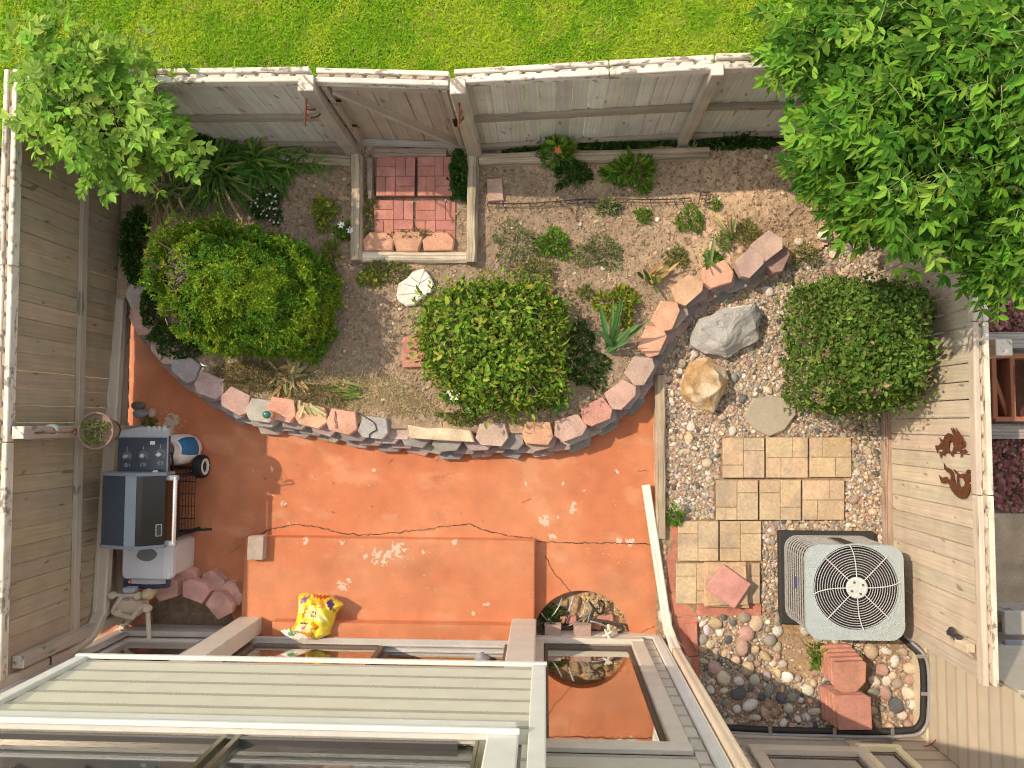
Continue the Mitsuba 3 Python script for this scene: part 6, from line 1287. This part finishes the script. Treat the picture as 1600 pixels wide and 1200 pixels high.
for qq, r_ in zip(np.vstack([bq_, uq]), np.r_[brr, ur]):
    v, f, c = scatter(qq[None], gravel_z, r_ * .92, PEB, (5, 3, 2, 2, 1, 2, 2), ico1, .62, .25, .05); c = np.clip(c * 1.12, 0, .8); part(gravel, 'stone', MB().solid(v, f, c[0]), 'm_stone', True)
ex_all = (np.vstack([ex[0], uq]), np.r_[ex[1], ur])
mq, mr, ex3 = darts(free.difference(sandy.buffer(.03)), 4200, (.012, .029), ex_all, tries=26000)
mk = (mq[:, 1] > A(1100, 958, .1)[1]) | (rng.random(len(mq)) < .45); mq, mr = mq[mk], mr[mk]
v, f, c = scatter(mq, gravel_z, mr, PEB, PW, ico1, .6, .3, .06); part(gravel, 'pebble', MB().add(v, f, col=c), 'm_vc', True, kind='stuff')
sq = inside(free, 20000); sq = sq[~contains_xy(sandy, sq[:, 0], sq[:, 1]) | (rng.random(len(sq)) < .18)]
v, f, c = scatter(sq, gravel_z, rng.uniform(.006, .017, len(sq)), PEB, PW, ico0, .65, .3, .1); part(gravel, 'small_pebble', MB().add(v, f, col=c), 'm_vc', True, kind='stuff')
wellq = np.array([wr + [rng.uniform(.02, .44), rng.uniform(-.2, .40)] for _ in range(900)])
v, f, c = scatter(wellq, lambda x, y: np.full(len(x), -.135), rng.uniform(.008, .022, 900), [(.50, .38, .22), (.40, .30, .18)], (1, 1), ico0); part('window_well_bottom', 'pebble', MB().add(v, f, col=c), 'm_vc', True, kind='stuff')
# soil: clods, bark, twigs
soil = 'planting_bed_soil'
inner = bed_poly.buffer(-.10)
cq = inside(inner, 14000)
v, f, c = scatter(cq, soil_z, .004 + .013 * rng.random(len(cq)) ** 2.5, [(.32, .235, .165), (.40, .29, .20), (.25, .18, .13), (.50, .38, .27)], (3, 3, 2, 1), ico0, .7, .3, .14); part(soil, 'clod', MB().add(v, f, col=c), 'm_vc', kind='stuff')
rq = inside(inner, 170); v, f, c = scatter(rq, soil_z, rng.uniform(.009, .026, 170), [(.50, .42, .36), (.66, .62, .56), (.40, .28, .23)], (2, 1, 2), ico1, .6, .25, .08); part(soil, 'pebble', MB().add(v, f, col=c), 'm_vc', True, kind='stuff')
def litter(P_, n, zf, L, cols, w, r=.0022, lift=.006):
    q = inside(P_, n); a = rng.uniform(0, 2 * math.pi, n); l = L * np.exp(rng.normal(0, .4, n)); d = np.stack([np.cos(a), np.sin(a), rng.normal(0, .14, n)], 1); s = np.stack([-np.sin(a), np.cos(a), np.zeros(n)], 1)
    b = np.c_[q, zf(q[:, 0], q[:, 1]) + lift]; e = b + d * l[:, None]; mid = (b + e) / 2 + s * (l * rng.normal(0, .12, n))[:, None] + [0, 0, .004]
    k = r * np.exp(rng.normal(0, .3, n))[:, None]
    v = np.stack([b - s * k, b + s * k, mid + s * k, e + s * k * .5, e - s * k * .5, mid - s * k, mid + [0, 0, .004]], 1).reshape(-1, 3)
    f = (np.array([[0, 1, 6], [1, 2, 6], [2, 3, 6], [3, 4, 6], [4, 5, 6], [5, 0, 6]])[None] + (np.arange(n) * 7)[:, None, None]).reshape(-1, 3)
    return MB().add(v, f, col=np.repeat(np.clip(pick(n, cols, w), .01, .9), 7, 0))
part(soil, 'straw', litter(inner, 5200, soil_z, .045, [(.44, .33, .20), (.30, .21, .13), (.17, .12, .085), (.54, .43, .28)], (3, 3, 3, 1.4)), 'm_vc', kind='stuff')
part(soil, 'bark_chip', litter(inner, 3000, soil_z, .024, [(.26, .18, .13), (.34, .24, .17), (.19, .13, .095), (.46, .35, .25)], (3, 3, 3, 1), .0055, .004), 'm_vc', kind='stuff')
dryz = poly(((330, 560), (470, 570), (640, 600), (690, 650), (560, 640), (430, 620), (360, 600)), .37).intersection(inner)
part(soil, 'dry_grass', litter(dryz, 2600, soil_z, .07, [(.44, .34, .20), (.32, .25, .14), (.22, .21, .09)], (2, 2, 1), .0026, .012), 'm_vc', kind='stuff')
part(gravel, 'leaf_litter', litter(free, 500, gravel_z, .03, [(.34, .24, .13), (.24, .17, .10)], (1, 1), .005, .03), 'm_vc', kind='stuff')
# fallen bits on the patio
lit = litter(sbox(-3.3, -1.1, 1.0, .9).difference(bed_poly), 34, lambda x, y: np.full(len(x), .002), .025, [(.16, .11, .07), (.36, .26, .14)], (1, 1), .003, .002); part(patio, 'leaf_litter', lit, 'm_vc', kind='stuff')
# lawn
def blades(n, x0, x1, y0, y1, z, h, wd):
    q = np.c_[rng.uniform(x0, x1, n), rng.uniform(y0, y1, n)]; a = rng.uniform(0, 2 * math.pi, n); hh = h * np.exp(rng.normal(0, .25, n)); ln = rng.uniform(.15, 1.25, n)
    d = np.stack([np.cos(a) * ln, np.sin(a) * ln, np.ones(n)], 1); d = unit(d); s = np.stack([-np.sin(a), np.cos(a), np.zeros(n)], 1); b = np.c_[q, np.full(n, z)]
    mid = b + d * (hh * .55)[:, None]; tip = mid + unit(d * [1.6, 1.6, .35]) * (hh * .5)[:, None]; k = wd * .5 * np.exp(rng.normal(0, .2, n))[:, None]
    v = np.stack([b - s * k, b + s * k, mid + s * k, mid - s * k, tip], 1).reshape(-1, 3)
    f = (np.array([[0, 1, 2], [0, 2, 3], [3, 2, 4]])[None] + (np.arange(n) * 5)[:, None, None]).reshape(-1, 3)
    pt_ = meshkit.fbm(np.c_[q * 1.7, q[:, :1] * 0], 4, 31); p2 = meshkit.fbm(np.c_[q * 6.5, q[:, :1] * 0], 3, 12)
    c = np.where((pt_ + .5 * (p2 - .5) + rng.normal(0, .07, n) > .54)[:, None], [[.37, .52, .036]], [[.22, .42, .024]]) * np.exp(rng.normal(0, .20, (n, 1)))
    dr_y = rng.random(n) < np.where(p2 > .62, .16, .04); c[dr_y] = [.46, .40, .16]
    return MB().add(v, f, col=np.repeat(np.clip(c, .01, .8), 5, 0))
part('lawn', 'grass', blades(150000, -5.9, 3.9, 3.35, 4.75, .275, .062, .0095), 'm_leaf', kind='stuff')
part('lawn', 'grass', blades(24000, -5.9, 3.9, 2.95, 3.4, .275, .058, .008), 'm_leaf', kind='stuff')
part('lawn', 'grass', blades(70000, -6.5, 5.5, 4.75, 7.2, .275, .07, .013), 'm_leaf', kind='stuff')
# dark red mulch in the neighbour's bed
mqr = np.vstack([inside(sbox(3.70, A(1570, 798, .03)[1], 5.2, A(1570, 685, .03)[1]), 1500), inside(sbox(3.70, A(1570, 524, .03)[1], 5.2, A(1570, 470, .03)[1]), 700)])
v, f, c = scatter(mqr, lambda x, y: np.full(len(x), .03), rng.uniform(.014, .034, len(mqr)), [(.16, .06, .055), (.22, .10, .09), (.09, .045, .04), (.34, .22, .19)], (3, 2, 2, .6), ico0, .7)
solo('lava_rock_mulch', MB().add(v, f, col=c), 'm_vc', 'dark red lava rock mulch beyond the right fence', 'mulch', kind='stuff')
